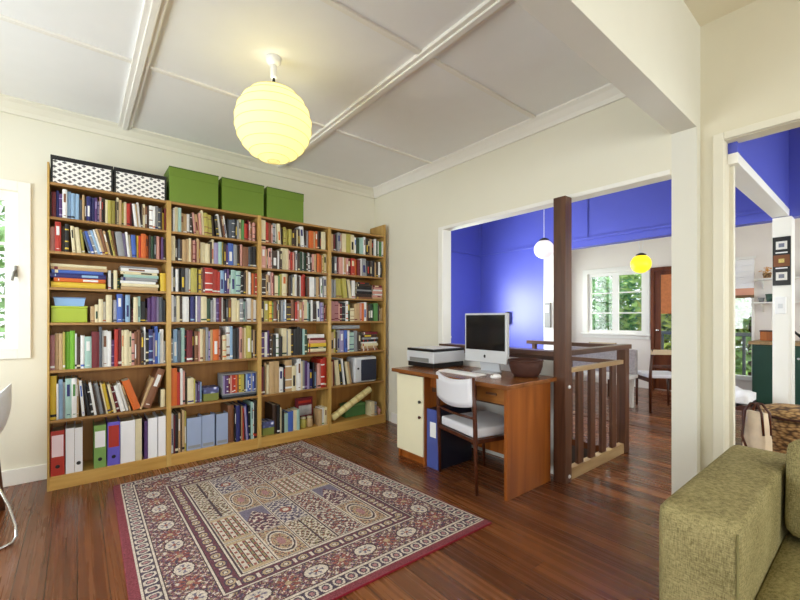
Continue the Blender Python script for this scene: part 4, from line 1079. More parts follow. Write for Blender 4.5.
box_obj('rail', M['dark_wood_y'], t, 3.81, 3.88, 1.552, 2.50, .925, .962, bev=.004)
box_obj('lower_rail', M['dark_wood_y'], t, 3.825, 3.865, 1.552, 2.44, .78, .82, bev=.003)
box_obj('bracket', M['dark_wood'], t, 3.825, 3.865, 2.40, 2.44, .82, .925, bev=.003)
box_obj('baluster', M['dark_wood'], t, 3.83, 3.86, 2.0, 2.03, 0, .78, bev=.003)

# ------------------------------------------------------------------ on the desk
# computer
t = thing('desktop_computer', 'silver-white all-in-one computer with black screen on the desk', 'computer', (2.55, 2.04, DZ))
hw = .21
bm = NB(); bx(bm, -.018, .018, -hw, hw, .08, .475, bev=.006, seg=3); obj('housing', bm, M['silver'], t)
bm = NB(); bx(bm, -.0205, -.0178, -hw + .016, hw - .016, .18, .46); obj('screen', bm, mat('screen_glass', (14, 15, 18), .12, spec=.6, noise=0), t)
# emblem: bitten apple
def apple():
    bm = NB(); N = 40; pts = []
    for i in range(N):
        a = 2 * PI * i / N; r = .0118 * (1 - .12 * math.cos(2 * a) * (1 if math.sin(a) < 0 else .6)); yy = r * math.cos(a); zz = r * 1.0 * math.sin(a)
        if abs(yy) < .004 and zz > 0: zz -= .0022 * (1 - abs(yy) / .004)
        if abs(yy) < .003 and zz < 0: zz += .0012 * (1 - abs(yy) / .003)
        by, bz = -.0135, .0005   # bite
        dd = math.hypot(yy - by, zz - bz)
        if dd < .0058: yy = by + (yy - by) / dd * .0058; zz = bz + (zz - bz) / dd * .0058
        pts.append((yy, zz))
    prism(bm, pts, 'X', -.0012, 0)
    leaf_ = [(.0005, .0115), (-.0012, .0155), (-.0045, .0178), (-.0042, .0145), (-.002, .012)]
    prism(bm, leaf_, 'X', -.0012, 0)
    return bm
o = obj('emblem', apple(), M['black'], t); o.location = (-.0182, 0, .13)
bm = NB()
prism(bm, [(-.002 + .02, .18), (.03, .17), (.075, .004), (.07, 0), (-.06, 0), (-.06, .006), (.055, .008), (.018, .14)], 'Y', -.095, .095)
obj('stand', bm, M['silver'], t)
# keyboard and mouse
t = thing('keyboard', 'thin white keyboard in front of the computer', 'keyboard', (2.34, 2.12, DZ), 0)
bm = NB(); bx(bm, -.06, .06, -.205, .205, 0, .010, bev=.003); obj('body', bm, M['white_plastic'], t)
bm = NB()
for r_ in range(5):
    for q in range(14):
        bx(bm, -.050 + r_ * .0205, -.050 + r_ * .0205 + .017, -.197 + q * .0283, -.197 + q * .0283 + .0245, .010, .0135)
obj('keys', bm, mat('key_plastic', (248, 248, 250), .35, noise=.01), t)
t = thing('mouse', 'small white computer mouse right of the keyboard', 'computer mouse', (2.36, 1.80, DZ))
bm = NB(); lathe(bm, [(.03, 0), (.034, .006), (.031, .018), (.02, .027), (.001, .031)], 24, sx=1.5, sy=.95); obj('body', bm, M['white_plastic'], t)
bm = NB(); bx(bm, -.042, -.02, -.002, .002, .018, .028); obj('button_groove', bm, M['grey'], t)
# printer
t = thing('printer', 'silver and black flatbed printer at the far end of the desk', 'printer', (2.36, 2.45, DZ), math.radians(0))
pw, pl_, ph = .40, .36, .165
bm = NB(); bx(bm, 0.012, pw - .01, .01, pl_ - .01, 0, .045, bev=.006); obj('base', bm, M['black'], t)
bm = NB(); bx(bm, 0, pw, 0, pl_, .042, .142, bev=.014, seg=3); obj('body', bm, M['silver'], t)
bm = NB(); bx(bm, .004, pw - .004, .004, pl_ - .004, .142, .165, bev=.008); ld = obj('scanner_lid', bm, M['black'], t)
bm = NB(); bx(bm, .03, pw - .03, .03, pl_ - .03, .165, .169, bev=.002); obj('lid_panel', bm, M['white_plastic'], ld)
bm = NB(); bx(bm, -.003, .002, .06, pl_ - .05, .05, .085); obj('paper_slot', bm, M['grey'], t)
bm = NB()
for k in range(3): lathe(bm, [(.007, 0), (.007, .003), (.001, .0035)], 12, loc=(.02, .03 + k * .022, .1415))
bmesh.ops.delete(bm, geom=[], context='VERTS')
obj('buttons', bm, M['grey'], t)
# woven bowl
t = thing('woven_bowl', 'dark brown woven bowl at the near end of the desk', 'bowl', (2.60, 1.71, DZ))
M['wicker'] = mat('dark_wicker', (74, 40, 30), .6, noise=.25, nscale=40, stretch=(1, 1, 6), bump=.8, bscale=120)
bm = NB(); lathe(bm, [(.001, 0), (.08, 0), (.105, .03), (.12, .08), (.122, .12), (.116, .12), (.113, .08), (.098, .034), (.075, .008), (.001, .007)], 36, cap=False); obj('body', bm, M['wicker'], t)
bm = NB(); sweep(bm, [(.119 * math.cos(2 * PI * k / 40), .119 * math.sin(2 * PI * k / 40), .12) for k in range(40)], .008, 8, closed=True); obj('rim', bm, M['wicker'], t)

# ------------------------------------------------------------------ desk chair
t = thing('desk_chair', 'timber framed desk chair with white upholstered seat and curved back', 'chair', (2.165, 1.985, 0), math.radians(-13))
M['vinyl'] = mat('white_vinyl', (226, 227, 236), .4, noise=.02, nscale=6, bump=.1, bscale=300)
sw, sd = .23, .43
bm = NB()
def cushion(bm, x0, x1, y0, y1, z0, z1, bev, crown=.012, n=8):
    vs0 = bx(bm, x0, x1, y0, y1, z0, z1, bev=bev, seg=4)
    return vs0
cushion(bm, -.015, sd, -sw + .012, sw - .012, .375, .445, .022); obj('seat', bm, M['vinyl'], t, smooth=True)
bm = NB(); N = 14
def backpt(v, off, z):   # v -1..1 across
    return (-.03 - .03 * (1 - v * v) + off - (z - .5) * .05, v * (sw - .006), z)
A = []
for i in range(N + 1):
    v = -1 + 2 * i / N
    zt = .795 - .03 * (1 - v * v); zb = .60 - .03 * (1 - v * v)
    col = []
    for k in range(6):
        z = zb + (zt - zb) * k / 5
        col.append((v, z))
    A.append(col)
F_ = [[bm.verts.new(backpt(v, -.016, z)) for v, z in col] for col in A]; B_ = [[bm.verts.new(backpt(v, .016, z)) for v, z in col] for col in A]
for i in range(N):
    for k in range(5):
        bm.faces.new((F_[i][k], F_[i + 1][k], F_[i + 1][k + 1], F_[i][k + 1])); bm.faces.new((B_[i][k], B_[i][k + 1], B_[i + 1][k + 1], B_[i + 1][k]))
    bm.faces.new((F_[i][0], B_[i][0], B_[i + 1][0], F_[i + 1][0])); bm.faces.new((F_[i][5], F_[i + 1][5], B_[i + 1][5], B_[i][5]))
for k in range(5):
    bm.faces.new((F_[0][k], F_[0][k + 1], B_[0][k + 1], B_[0][k])); bm.faces.new((F_[N][k], B_[N][k], B_[N][k + 1], F_[N][k + 1]))
bmesh.ops.recalc_face_normals(bm, faces=bm.faces)
bmesh.ops.bevel(bm, geom=[e for e in bm.edges if e.is_manifold and e.calc_face_angle(0) > .9], offset=.008, segments=3, affect='EDGES')
obj('backrest', bm, M['vinyl'], t, smooth=True)
for sy in (-1, 1):
    bm = NB(); y = sy * (sw + .004)
    sweep(bm, [(-.012, y, 0), (-.02, y, .22), (-.024, y, .42), (-.03, y, .58), (-.04, y, .80)], [.010, .013, .016, .014, .010], 12); obj('back_leg', bm, M['chair_wood'], t)
    bm = NB(); sweep(bm, [(sd - .02, y * .97, 0), (sd - .03, y * .97, .38)], [.010, .016], 12); obj('front_leg', bm, M['chair_wood'], t)
    bm = NB(); bx(bm, -.02, sd - .02, y - .01, y + .01, .35, .378, bev=.003); obj('side_rail', bm, M['chair_wood'], t)
bm = NB(); bx(bm, -.032, -.012, -sw, sw, .35, .375, bev=.003); obj('rear_rail', bm, M['chair_wood'], t)
bm = NB(); bx(bm, sd - .035, sd - .015, -sw, sw, .335, .375, bev=.003); obj('front_rail', bm, M['chair_wood'], t)
bm = NB(); sweep(bm, [(-.028, -sw, .52), (-.05, -sw / 2, .52), (-.058, 0, .52), (-.05, sw / 2, .52), (-.028, sw, .52)], .009, 8); obj('back_rail', bm, M['chair_wood'], t)

# ------------------------------------------------------------------ computer tower under desk
t = thing('computer_tower', 'dark blue tower case with white front label standing under the desk', 'computer tower', (2.205, 2.238, 0))
bm = NB(); bx(bm, 0.012, .40, 0, .13, 0, .47, bev=.004); obj('body', bm, mat('dark_navy_casing', (30, 32, 48), .4), t)
bm = NB(); bx(bm, 0, .014, 0, .13, 0, .47, bev=.004); fr = obj('front_panel', bm, mat('blue_panel', (74, 88, 160), .4), t)
bm = NB(); bx(bm, -.002, 0, .022, .09, .25, .37); obj('label', bm, M['white_plastic'], fr)

# ------------------------------------------------------------------ pendants over the stairs and dining table
def globe(x, y, z, r, m, lab, ztop, cords=1):
    t = thing('globe_pendant', lab, 'pendant lamp', (x, y, z))
    bm = NB(); prof = [(.001, -r)] + [(r * math.sin(PI * k / 16), -r * math.cos(PI * k / 16)) for k in range(1, 16)] + [(.001, r)]
    lathe(bm, prof, 32, cap=False); obj('globe', bm, m, t)
    bm = NB(); lathe(bm, [(r * .5, r * .82), (r * .5, r * 1.0), (r * .22, r * 1.16), (.001, r * 1.2)], 24); obj('fitting', bm, M['black'], t)
    for c in range(cords):
        bm = NB(); off = 0 if cords == 1 else (-.03 + .06 * c)
        sweep(bm, [(0, off * .1, r * 1.15), (0, off, r * 2.2), (0, off, ztop - z)], .004, 6); obj('cord', bm, M['white_plastic'], t)
globe(4.0, 2.40, 1.965, .105, emis('opal_glass', (240, 232, 236), .35), 'white glass globe lamp hanging above the stairwell', LZ)
globe(6.4, 2.285, 2.0, .135, emis('yellow_glass', (255, 226, 40), .75), 'yellow glowing globe lamp hanging in the dining room', LZ, 2)

# wall things on the landing
t = thing('wall_phone', 'white and black wall telephone on the blue wall', 'telephone', (4.85, 3.47, 1.10))
bm = NB(); bx(bm, -.05, 0, 0.02, .09, 0, .16, bev=.006); obj('cradle', bm, M['white_plastic'], t)
bm = NB(); bx(bm, -.07, -.02, -.03, .015, 0.01, .20, bev=.012); obj('handset', bm, M['black'], t)
t = thing('wall_panel', 'grey control panel on the white casing beside the dining opening', 'control panel', (4.825, 2.79, 1.08))
bm = NB(); bx(bm, -.03, 0, 0, .085, 0, .33, bev=.005); obj('body', bm, M['grey'], t)
bm = NB(); bx(bm, -.033, -.03, .015, .07, .2, .29); obj('display', bm, M['silver'], t)

# ------------------------------------------------------------------ sofa
def fabric():
    m = bpy.data.materials.new('olive_weave_fabric'); m.use_nodes = True
    n = m.node_tree.nodes; l = m.node_tree.links; b = n['Principled BSDF']; b.inputs['Roughness'].default_value = .9; b.inputs['Specular IOR Level'].default_value = .15
    tc = n.new('ShaderNodeTexCoord')
    def stretched(sc):
        mp = n.new('ShaderNodeMapping'); mp.inputs['Scale'].default_value = sc; l.new(tc.outputs['Object'], mp.inputs[0])
        z = n.new('ShaderNodeTexNoise'); z.inputs['Scale'].default_value = 1; z.inputs['Detail'].default_value = 2; l.new(mp.outputs[0], z.inputs['Vector']); return z.outputs['Fac']
    a = stretched((70, 70, 420)); c_ = stretched((420, 420, 64)); big = stretched((6, 6, 6))
    ad = n.new('ShaderNodeMath'); ad.operation = 'ADD'; l.new(a, ad.inputs[0]); l.new(c_, ad.inputs[1])
    ad2 = n.new('ShaderNodeMath'); ad2.operation = 'MULTIPLY_ADD'; l.new(big, ad2.inputs[0]); ad2.inputs[1].default_value = .5; l.new(ad.outputs[0], ad2.inputs[2])
    r = n.new('ShaderNodeValToRGB'); e = r.color_ramp.elements
    e[0].position = .95; e[0].color = lin((112, 104, 68)); e[1].position = 1.0; e[1].color = lin((178, 166, 120))
    mr = n.new('ShaderNodeMapRange'); mr.inputs[1].default_value = .85; mr.inputs[2].default_value = 1.65; l.new(ad2.outputs[0], mr.inputs[0])
    e[0].position = .1; e[1].position = .9
    l.new(mr.outputs[0], r.inputs[0]); l.new(r.outputs[0], b.inputs['Base Color'])
    bp = n.new('ShaderNodeBump'); bp.inputs['Strength'].default_value = .7; bp.inputs['Distance'].default_value = .003; l.new(ad.outputs[0], bp.inputs['Height']); l.new(bp.outputs[0], b.inputs['Normal'])
    return m
M['fabric'] = fabric()
def pad(name, parent, x0, x1, y0, y1, z0, z1, bev, puff=0.0, Mx=None, sharp=12.0):
    bm = NB(); bx(bm, x0, x1, y0, y1, z0, z1)
    bmesh.ops.subdivide_edges(bm, edges=bm.edges[:], cuts=13, use_grid_fill=True)
    cx, cy, cz = (x0 + x1) / 2, (y0 + y1) / 2, (z0 + z1) / 2; hx, hy, hz = (x1 - x0) / 2, (y1 - y0) / 2, (z1 - z0) / 2
    for v in bm.verts:
        a, b, c = (v.co.x - cx) / hx, (v.co.y - cy) / hy, (v.co.z - cz) / hz
        # round the box (superellipse) and puff the middle of each face
        p = sharp
        k = (abs(a) ** p + abs(b) ** p + abs(c) ** p) ** (1 / p)
        k = max(k, 1e-6); s_ = 1 / k if k > 1 else 1
        v.co = Vector((cx + a * hx * s_, cy + b * hy * s_, cz + c * hz * s_))
        v.co.z += puff * (1 - a * a) * (1 - b * b) * (1 if c > 0 else 0) ; v.co.x += -puff * .6 * (1 - b * b) * (1 - c * c) * (1 if a < 0 else 0)
        if Mx is not None: v.co = Mx @ v.co
    o = obj(name, bm, M['fabric'], parent, smooth=True)
    return o
sofa = thing('sofa', 'olive green woven fabric sofa with square arm', 'sofa', (0, 0, 0))
pad('arm', sofa, 1.44, 2.44, .262, .466, .05, .606, .02, puff=.004, sharp=40.0)
pad('arm', sofa, 1.42, 2.44, -1.74, -1.53, .05, .606, .02, puff=.004, sharp=40.0)
pad('base', sofa, 1.46, 2.42, -1.528, .258, .06, .21, .02)
pad('seat_cushion', sofa, 1.44, 2.33, -.63, .262, .212, .345, .03, puff=.02)
pad('seat_cushion', sofa, 1.44, 2.33, -1.526, -.634, .212, .345, .03, puff=.02)
pad('back_frame', sofa, 2.335, 2.46, -1.52, .258, .06, .62, .02)
Rb = Matrix.Translation((2.16, 0, .36)) @ Matrix.Rotation(math.radians(9), 4, 'Y')
pad('back_cushion', sofa, -.09, .10, -.63, .252, 0, .375, .03, puff=.015, Mx=Rb)
pad('back_cushion', sofa, -.09, .10, -1.52, -.634, 0, .375, .03, puff=.015, Mx=Rb)
bm = NB()
sweep(bm, [(1.4425, .268, .07), (1.4425, .268, .59)], .0035, 6)
obj('piping', bm, mat('piping_cord', (120, 112, 70), .8), sofa)
for x in (1.5, 2.36):
    for y in (-1.68, .40):
        box_obj('foot', M['dark_wood'], sofa, x, x + .05, y - .03, y + .03, 0, .06)

# ------------------------------------------------------------------ hall and kitchen
t = thing('wicker_hamper', 'lidded woven hamper standing behind the sofa', 'basket', (4.24, .462, 0), math.radians(12))
def weave():
    m = bpy.data.materials.new('straw_weave'); m.use_nodes = True
    n = m.node_tree.nodes; l = m.node_tree.links; b = n['Principled BSDF']; b.inputs['Roughness'].default_value = .75
    tc = n.new('ShaderNodeTexCoord'); mp = n.new('ShaderNodeMapping'); mp.inputs['Scale'].default_value = (1, 1, 2.0); vo = n.new('ShaderNodeTexVoronoi'); vo.inputs['Scale'].default_value = 30
    l.new(tc.outputs['Object'], mp.inputs[0]); l.new(mp.outputs[0], vo.inputs['Vector'])
    r = n.new('ShaderNodeValToRGB'); e = r.color_ramp.elements
    e[0].position = .15; e[0].color = lin((196, 162, 108)); e[1].position = .75; e[1].color = lin((84, 58, 36)); x = e.new(.45); x.color = lin((160, 122, 76))
    l.new(vo.outputs['Distance'], r.inputs[0]); l.new(r.outputs[0], b.inputs['Base Color'])
    bp = n.new('ShaderNodeBump'); bp.invert = True; bp.inputs['Strength'].default_value = .8; bp.inputs['Distance'].default_value = .006; l.new(vo.outputs['Distance'], bp.inputs['Height']); l.new(bp.outputs[0], b.inputs['Normal'])
    return m
M['hamper'] = weave()
bm = NB()
prof = [(.155, 0), (.165, .02)]
for k in range(14): prof += [(.168 + .004 * (k % 2) + k * .0012, .03 + k * .03)]
lathe(bm, prof + [(.16, .455)], 28, sx=1.15, sy=1.0); obj('body', bm, M['hamper'], t)
bm = NB(); lathe(bm, [(.192, .456), (.197, .475), (.19, .50), (.12, .525), (.001, .535)], 28, sx=1.15, sy=1.0); ld = obj('lid', bm, M['hamper'], t)
bm = NB(); sweep(bm, [(.199 * 1.15 * math.cos(2 * PI * k / 36), .199 * math.sin(2 * PI * k / 36), .462) for k in range(36)], .009, 6, closed=True); obj('lid_band', bm, M['wicker'], ld)
t = thing('canvas_bag', 'cream canvas bag with brown straps beside the woven hamper', 'bag', (3.96, .622, 0), math.radians(-30))
bm = NB(); bx(bm, -.045, .045, -.075, .075, 0, .5)
bmesh.ops.subdivide_edges(bm, edges=bm.edges[:], cuts=4, use_grid_fill=True)
for v in bm.verts:
    q = v.co.z / .5; v.co.x *= (1.15 - .75 * q); v.co.y *= (1.0 + .12 * math.sin(q * 5)); v.co.x += .008 * math.sin(v.co.y * 60 + q * 9)
obj('body', bm, mat('cream_canvas', (226, 206, 178), .8, noise=.1, nscale=14), t, smooth=True)
for s_ in (-1, 1):
    bm = NB(); sweep(bm, [(s_ * .03, -.07, .34), (s_ * .035, -.06, .5), (s_ * .02, -.02, .56), (s_ * .02, .03, .56), (s_ * .035, .06, .5), (s_ * .05, .07, .3), (s_ * .056, .02, .2)], .009, 6); obj('strap', bm, M['chair_wood'], t)
# low dark cabinet with white blanket
t = thing('hall_seat', 'low timber seat with grey side panel under a white blanket', 'seat', (4.46, .90, 0), 0)
box_obj('base_board', M['chair_wood'], t, 0, .34, -.15, .16, 0, .03); box_obj('seat_board', M['chair_wood'], t, .02, .32, -.13, .14, .40, .45)
for xx in (.02, .29):
    for yy in (-.13, .11): box_obj('leg', M['chair_wood'], t, xx, xx + .035, yy, yy + .035, .03, .40)
box_obj('side_panel', mat('grey_board', (158, 152, 150), .6), t, .0, .016, .03, .15, .03, .42)
bm = NB(); bx(bm, 0, .34, -.14, .15, .451, .56)
bmesh.ops.subdivide_edges(bm, edges=bm.edges[:], cuts=7, use_grid_fill=True)
rnd2 = random.Random(2)
for v in bm.verts:
    a, b = (v.co.x - .17) / .17, (v.co.y) / .15
    if v.co.z > .47: v.co.z += .03 * math.sin(a * 3 + 1) * math.cos(b * 4) - .05 * max(abs(a), abs(b)) ** 4 + rnd2.uniform(-.004, .004)
o = obj('blanket', bm, mat('white_blanket', (236, 236, 240), .85, noise=.03, bump=.4, bscale=60), smooth=True, loc=(4.46, .90, 0)); tag(o, 'white folded blanket heaped on the low hall seat', 'blanket')
# picture on the post
t = thing('framed_pictures', 'tall black frame with three small pictures on the white post', 'picture', (4.80, .532, 1.49))
box_obj('frame', M['black'], t, -.022, -.001, 0, .116, 0, .425, bev=.003)
for k, (col, nm) in enumerate((('W', 0), ('T', 1), ('W', 2))):
    bm = NB(); z = .045 + k * .135
    bx(bm, -.025, -.0215, .022 - (.016 if k == 1 else 0), .094 + (.016 if k == 1 else 0), z - (.015 if k == 1 else 0), z + .07 + (.015 if k == 1 else 0)); p_ = obj('picture', bm, mat('picture_ground_%d' % k, (226, 224, 220) if k != 1 else (120, 72, 40), .5, noise=.08, nscale=60), t)
    bm = NB(); bx(bm, -.0265, -.0245, .04, .076, z + .018, z + .052); obj('image', bm, mat('picture_image_%d' % k, (120, 124, 140) if k != 1 else (224, 184, 110), .5, noise=.35, nscale=120), p_)
for z in (.152, .287):
    box_obj('divider', M['white_plastic'], t, -.0262, -.0215, .02, .096, z - .006, z + .004)
t = thing('wall_box', 'white switch box on the post below the framed pictures', 'switch box', (4.79, .56, 1.24))
bm = NB(); bx(bm, -.03, -.0005, 0, .07, 0, .15, bev=.006); obj('body', bm, M['white_plastic'], t)
bm = NB(); bx(bm, -.034, -.03, .02, .05, .05, .09, bev=.002); obj('switch', bm, M['silver'], t)
# kitchen bench with cupboards
t = thing('kitchen_bench', 'dark green kitchen cupboards under a timber benchtop', 'kitchen bench', (6.92, 0, 0))
M['kgreen'] = mat('dark_green_cupboard_paint', (28, 70, 56), .4, noise=.03)
box_obj('carcass', M['kgreen'], t, .02, .66, -1.45, 1.14, .09, .86)
box_obj('benchtop', M['tan_wood'], t, -.03, .665, -1.48, 1.17, .86, .90, bev=.004)
box_obj('kickboard', M['black'], t, .06, .62, -1.45, 1.12, 0, .09)
for k in range(5):
    y = 1.13 - k * .5
    dr = box_obj('cupboard_door', M['kgreen'], t, 0, .019, y - .48, y, .11, .84, bev=.004)
    bm = NB(); lathe(bm, [(.008, 0), (.008, .01), (.014, .016), (.012, .024), (.001, .026)], 12); o = obj('knob', bm, M['silver'], dr); o.matrix_local = Matrix.Translation((0, y - .43, .7)) @ Matrix.Rotation(-PI / 2, 4, 'Y')
# shelves with pots
def wshelf(y0, y1, z, lab):
    t = thing('wall_shelf', lab, 'shelf', (7.6, 0, z))
    box_obj('board', M['white'], t, -.2, -.001, y0, y1, -.02, 0, bev=.003)
    for y in (y0 + .06, y1 - .08):
        bm = NB(); prism(bm, [(-.16, -.021), (-.001, -.021), (-.001, -.14), (-.02, -.14)], 'Y', y, y + .015); obj('bracket', bm, M['white'], t)
wshelf(.2, 1.2, 1.76, 'upper white kitchen shelf holding orange flowers'); wshelf(.2, 1.2, 1.43, 'lower white kitchen shelf holding a dark green pot')
def pot(x, y, z, r, h, m, name, lab, cat):
    t = thing(name, lab, cat, (x, y, z)); bm = NB()
    lathe(bm, [(.001, 0), (r * .75, 0), (r, h), (r * .9, h), (r * .7, h * .15), (.001, h * .12)], 20, cap=False); obj('pot', bm, m, t); return t
t = pot(7.48, 1.07, 1.761, .05, .07, M['hamper'], 'flower_pot', 'pot of orange flowers on the upper kitchen shelf', 'flower pot')
bm = NB(); rr = random.Random(9)
for k in range(40):
    a = rr.uniform(0, 2 * PI); r = rr.uniform(0, .085); z = .07 + rr.uniform(0, .09)
    lathe(bm, [(.001, -.006), (.014, 0), (.001, .006)], 6, loc=(r * math.cos(a), r * math.sin(a), z))
obj('blossom', bm, mat('orange_petals', (216, 150, 50), .6, noise=.15, nscale=30), t)
t = pot(7.48, 1.03, 1.431, .06, .11, mat('green_glaze', (60, 88, 78), .3), 'glazed_pot', 'dark green glazed pot on the lower kitchen shelf', 'pot')
t = pot(7.48, 1.13, 1.431, .035, .06, M['grey'], 'small_cup', 'small grey cup left of the dark green pot', 'cup')
t = thing('timber_canister', 'orange-brown timber canister on the kitchen benchtop', 'canister', (7.25, 1.03, .901)); bm = NB(); bx(bm, -.07, .07, -.07, .07, 0, .12, bev=.006); obj('body', bm, wood('orange_timber', (190, 112, 48), (150, 80, 30), .4), t); box_obj('lid', M['chair_wood'], t, -.075, .075, -.075, .075, .1205, .14, bev=.004)
t = thing('kettle', 'dark kettle on the benchtop right of the white post', 'kettle', (7.2, .62, .901))
bm = NB(); lathe(bm, [(.001, 0), (.09, 0), (.1, .03), (.085, .12), (.05, .16), (.001, .165)], 24); obj('body', bm, M['black'], t)
bm = NB(); sweep(bm, [(0, .07, .13), (0, .09, .2), (0, .03, .25), (0, -.05, .24), (0, -.09, .17)], .009, 8); obj('handle', bm, M['black'], t)
bm = NB(); sweep(bm, [(-.02, .08, .06), (-.03, .13, .11), (-.03, .15, .14)], [.02, .014, .01], 8); obj('spout', bm, M['black'], t)
t = pot(7.48, .62, 1.761, .09, .1, mat('teal_glaze', (60, 92, 96), .3), 'teal_bowl', 'teal bowl on the upper kitchen shelf right of the post', 'bowl')
t = pot(7.48, .55, 1.431, .07, .13, mat('grey_glaze', (120, 128, 120), .3), 'grey_jug', 'grey glazed jug on the lower kitchen shelf right of the post', 'jug')
# roman blind over the balcony door
t = thing('roman_blind', 'white roman blind with salmon border over the balcony door', 'blind', (7.57, 1.2, 0))
bm = NB()
for k in range(5):
    z = 1.98 - k * .085; prism(bm, [(-.03, z), (-.022, z + .06), (-.006, z + .085), (-.004, z)], 'Y', .02, .70)
obj('cloth', bm, mat('white_blind_cloth', (240, 240, 242), .8, noise=.01), t)
bm = NB(); bx(bm, -.03, -.004, .02, .70, 1.54, 1.64, bev=.004); obj('border', bm, mat('salmon_cloth', (224, 164, 140), .8), t)
bm = NB(); bx(bm, -.026, -.006, .02, .70, 1.50, 1.54, bev=.004); obj('fringe', bm, mat('brown_fringe', (120, 96, 70), .9, noise=.2, nscale=80), t)
box_obj('head_rail', M['white'], t, -.035, -.002, .0, .72, 2.066, 2.10)

# ------------------------------------------------------------------ dining furniture
t = thing('dining_bench', 'white bench seat with grey patterned cushion under the dining window', 'bench', (5.62, 2.75, 0))
box_obj('seat_board', M['white'], t, -.2, .25, -.62, .9, .40, .445, bev=.004)
for x in (-.17, .17):
    for y in (-.58, .80): box_obj('leg', M['white'], t, x, x + .05, y, y + .05, 0, .40)
box_obj('backrest', mat('grey_patterned_cloth', (176, 170, 172), .8, noise=.2, nscale=40), t, .17, .25, -.62, .9, .447, .78, bev=.02)
def dchair(x, y, rz, lab):
    t = thing('dining_chair', lab, 'chair', (x, y, 0), rz, 'dining chairs')
    for sy in (-1, 1):
        bm = NB(); yy = sy * .2
        sweep(bm, [(.0, yy, 0), (.0, yy, .45), (-.05, yy, .80)], [.018, .02, .014], 8); obj('back_leg', bm, M['chair_wood'], t)
        bm = NB(); sweep(bm, [(.40, yy, 0), (.40, yy, .43)], [.015, .02], 8); obj('front_leg', bm, M['chair_wood'], t)
        box_obj('side_rail', M['chair_wood'], t, .02, .39, yy - .01, yy + .01, .37, .42)
    bm = NB(); bx(bm, .0, .43, -.215, .215, .425, .475, bev=.015); obj('seat', bm, M['vinyl'], t)
    bm = NB(); bx(bm, -.06, -.035, -.215, .215, .735, .80, bev=.008); obj('top_rail', bm, mat('pale_timber', (206, 184, 150), .4), t)
    bm = NB(); bx(bm, -.025, -.008, -.2, .2, .56, .60, bev=.005); obj('back_slat', bm, M['chair_wood'], t)
    return t
c1 = dchair(5.90, 1.80, math.radians(42), 'dark timber dining chair with white seat, seen beside the white post')
c2 = dchair(6.75, 3.0, math.radians(190), 'dark timber dining chair half hidden behind the stair rail')

# ------------------------------------------------------------------ shell chair at the left
t = thing('shell_chair', 'white moulded shell chair with a dark timber leg and chrome runner', 'chair', (-.59, 3.30, 0), math.radians(180))
bm = NB(); N1, N2 = 22, 12
def shell(u, v):   # u around 0..1 (half circle behind), v bottom..top
    a = (u - .5) * 2 * PI * .62
    r = .10 + .175 * math.sin(min(1, v * 1.25) * PI / 2)
    hgt = .45 + (.34 * max(0, math.cos(a * .75)) ** 1.5 + .02) * max(0, (v - .25) / .75) ** 1.1
    return (-r * math.cos(a) - .01, r * math.sin(a) * 1.05, hgt)
G = [[bm.verts.new(shell(i / N1, j / N2)) for j in range(N2 + 1)] for i in range(N1 + 1)]
for i in range(N1):
    for j in range(N2): bm.faces.new((G[i][j], G[i + 1][j], G[i + 1][j + 1], G[i][j + 1]))
cv = [G[i][0] for i in range(N1 + 1)]
fv = [bm.verts.new((.02 + .2 * (k / 6), (.5 - k / 6) * 2 * 0 + (.22 if True else 0) * (1 - 2 * k / 6) * 1.0, .45)) for k in range(0)]
bm.faces.new(cv)
so = obj('shell', bm, M['white_plastic'], t, smooth=True)
md = so.modifiers.new('thickness', 'SOLIDIFY'); md.thickness = .006
bm = NB(); bx(bm, -.10, .24, -.20, .20, .43, .447, bev=.008); obj('seat_pan', bm, M['white_plastic'], t)
for sx, sy in ((1, -1), (1, 1)):
    bm = NB(); sweep(bm, [(sx * .16, sy * .14, .43), (sx * .235, sy * .22, 0)], [.024, .016], 10); obj('leg', bm, M['dark_wood'], t)
bm = NB(); sweep(bm, [(-.19, -.14, .43), (-.222, -.2, 0)], [.024, .018], 10); obj('leg', bm, M['dark_wood'], t)
bm = NB(); sweep(bm, [(-.10, .08, .43), (-.24, .20, .30), (-.30, .28, .18), (-.33, .32, .08), (-.335, .345, .03), (-.32, .37, .010), (-.28, .40, .008), (.05, .44, .008)], .008, 10); obj('chrome_runner', bm, M['chrome'], t)

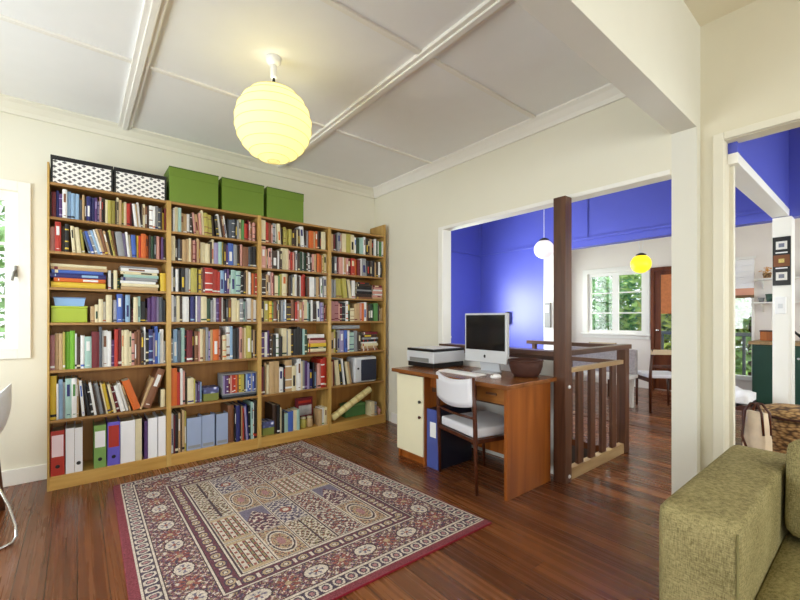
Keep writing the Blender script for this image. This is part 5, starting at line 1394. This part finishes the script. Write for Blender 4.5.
# ------------------------------------------------------------------ garden outside
def leaf_mat(rgb):
    return mat('leaf_%d_%d_%d' % rgb, rgb, .6, noise=.25, nscale=3)
bm = NB(); bx(bm, 7.75, 30, -14, 14, -.9, -.8); o = obj('lawn', bm, mat('lawn_green', (110, 140, 66), .9, noise=.2, nscale=2)); tag(o, 'green lawn outside the dining room windows', 'lawn', kind='structure')
bm = NB(); bx(bm, -6, 6, 4.3, 20, -.9, -.8); o = obj('lawn', bm, mat('lawn_green_side', (120, 146, 80), .9, noise=.2, nscale=2)); tag(o, 'green lawn outside the study window', 'lawn', kind='structure')
def tree(x, y, h, r, rgb, lab, n=1500, seed=1, name='garden_tree'):
    t = thing(name, lab, 'tree', (x, y, -.8), 0, 'trees in the garden'); rr = random.Random(seed)
    bm = NB(); sweep(bm, [(0, 0, 0), (.05, .03, h * .5), (0, 0, h * .8)], [.12, .08, .03], 8); obj('trunk', bm, M['dark_wood'], t)
    bm = NB()
    for _ in range(n):
        while True:
            p = Vector((rr.uniform(-1, 1), rr.uniform(-1, 1), rr.uniform(-1, 1)))
            if .35 < p.length < 1: break
        q = Vector((p.x * r, p.y * r, h * .62 + p.z * h * .46)); s = rr.uniform(.05, .14)
        a = Vector((rr.uniform(-1, 1), rr.uniform(-1, 1), rr.uniform(-.6, .6))).normalized() * s; b = a.orthogonal().normalized() * s * .45
        bm.faces.new([bm.verts.new(q + a), bm.verts.new(q + b), bm.verts.new(q - a), bm.verts.new(q - b)])
    obj('foliage', bm, leaf_mat(rgb), t, recalc=False)
tree(11.0, 5.3, 3.6, 1.3, (120, 176, 110), 'green leafy tree outside the left sash of the dining window', seed=1, n=3600)
tree(11.6, 3.6, 3.9, 1.5, (156, 190, 100), 'yellow-green leafy tree outside the right sash of the dining window', seed=2, n=3600)
tree(10.4, 2.75, 3.2, 1.0, (164, 176, 76), 'bright yellow-green shrub outside the brown glazed door', seed=3, n=2600, name='garden_shrub')
tree(10.6, 1.7, 3.6, 1.2, (140, 176, 100), 'light green tree outside the balcony door', seed=4, n=2600)
tree(-1.2, 8.6, 4.2, 1.8, (130, 170, 110), 'soft green tree outside the study window', seed=6, n=2600)
# balcony rail
t = thing('balcony_railing', 'dark grey railing of the balcony outside the kitchen', 'railing', (8.6, 0, 0))
M['dkgrey'] = mat('dark_grey_paint', (84, 90, 96), .5)
box_obj('top_rail', M['dkgrey'], t, 0, .06, .6, 3.0, .9, .96); box_obj('bottom_rail', M['dkgrey'], t, 0, .06, .6, 3.0, .1, .15)
for k in range(14): box_obj('baluster', M['dkgrey'], t, .015, .045, .65 + k * .17, .69 + k * .17, .15, .9)
bm = NB(); bx(bm, 7.7, 8.75, .4, 3.2, -.14, -.04); o = obj('balcony_deck', bm, M['dkgrey']); tag(o, 'grey deck of the balcony outside', 'deck', kind='structure')
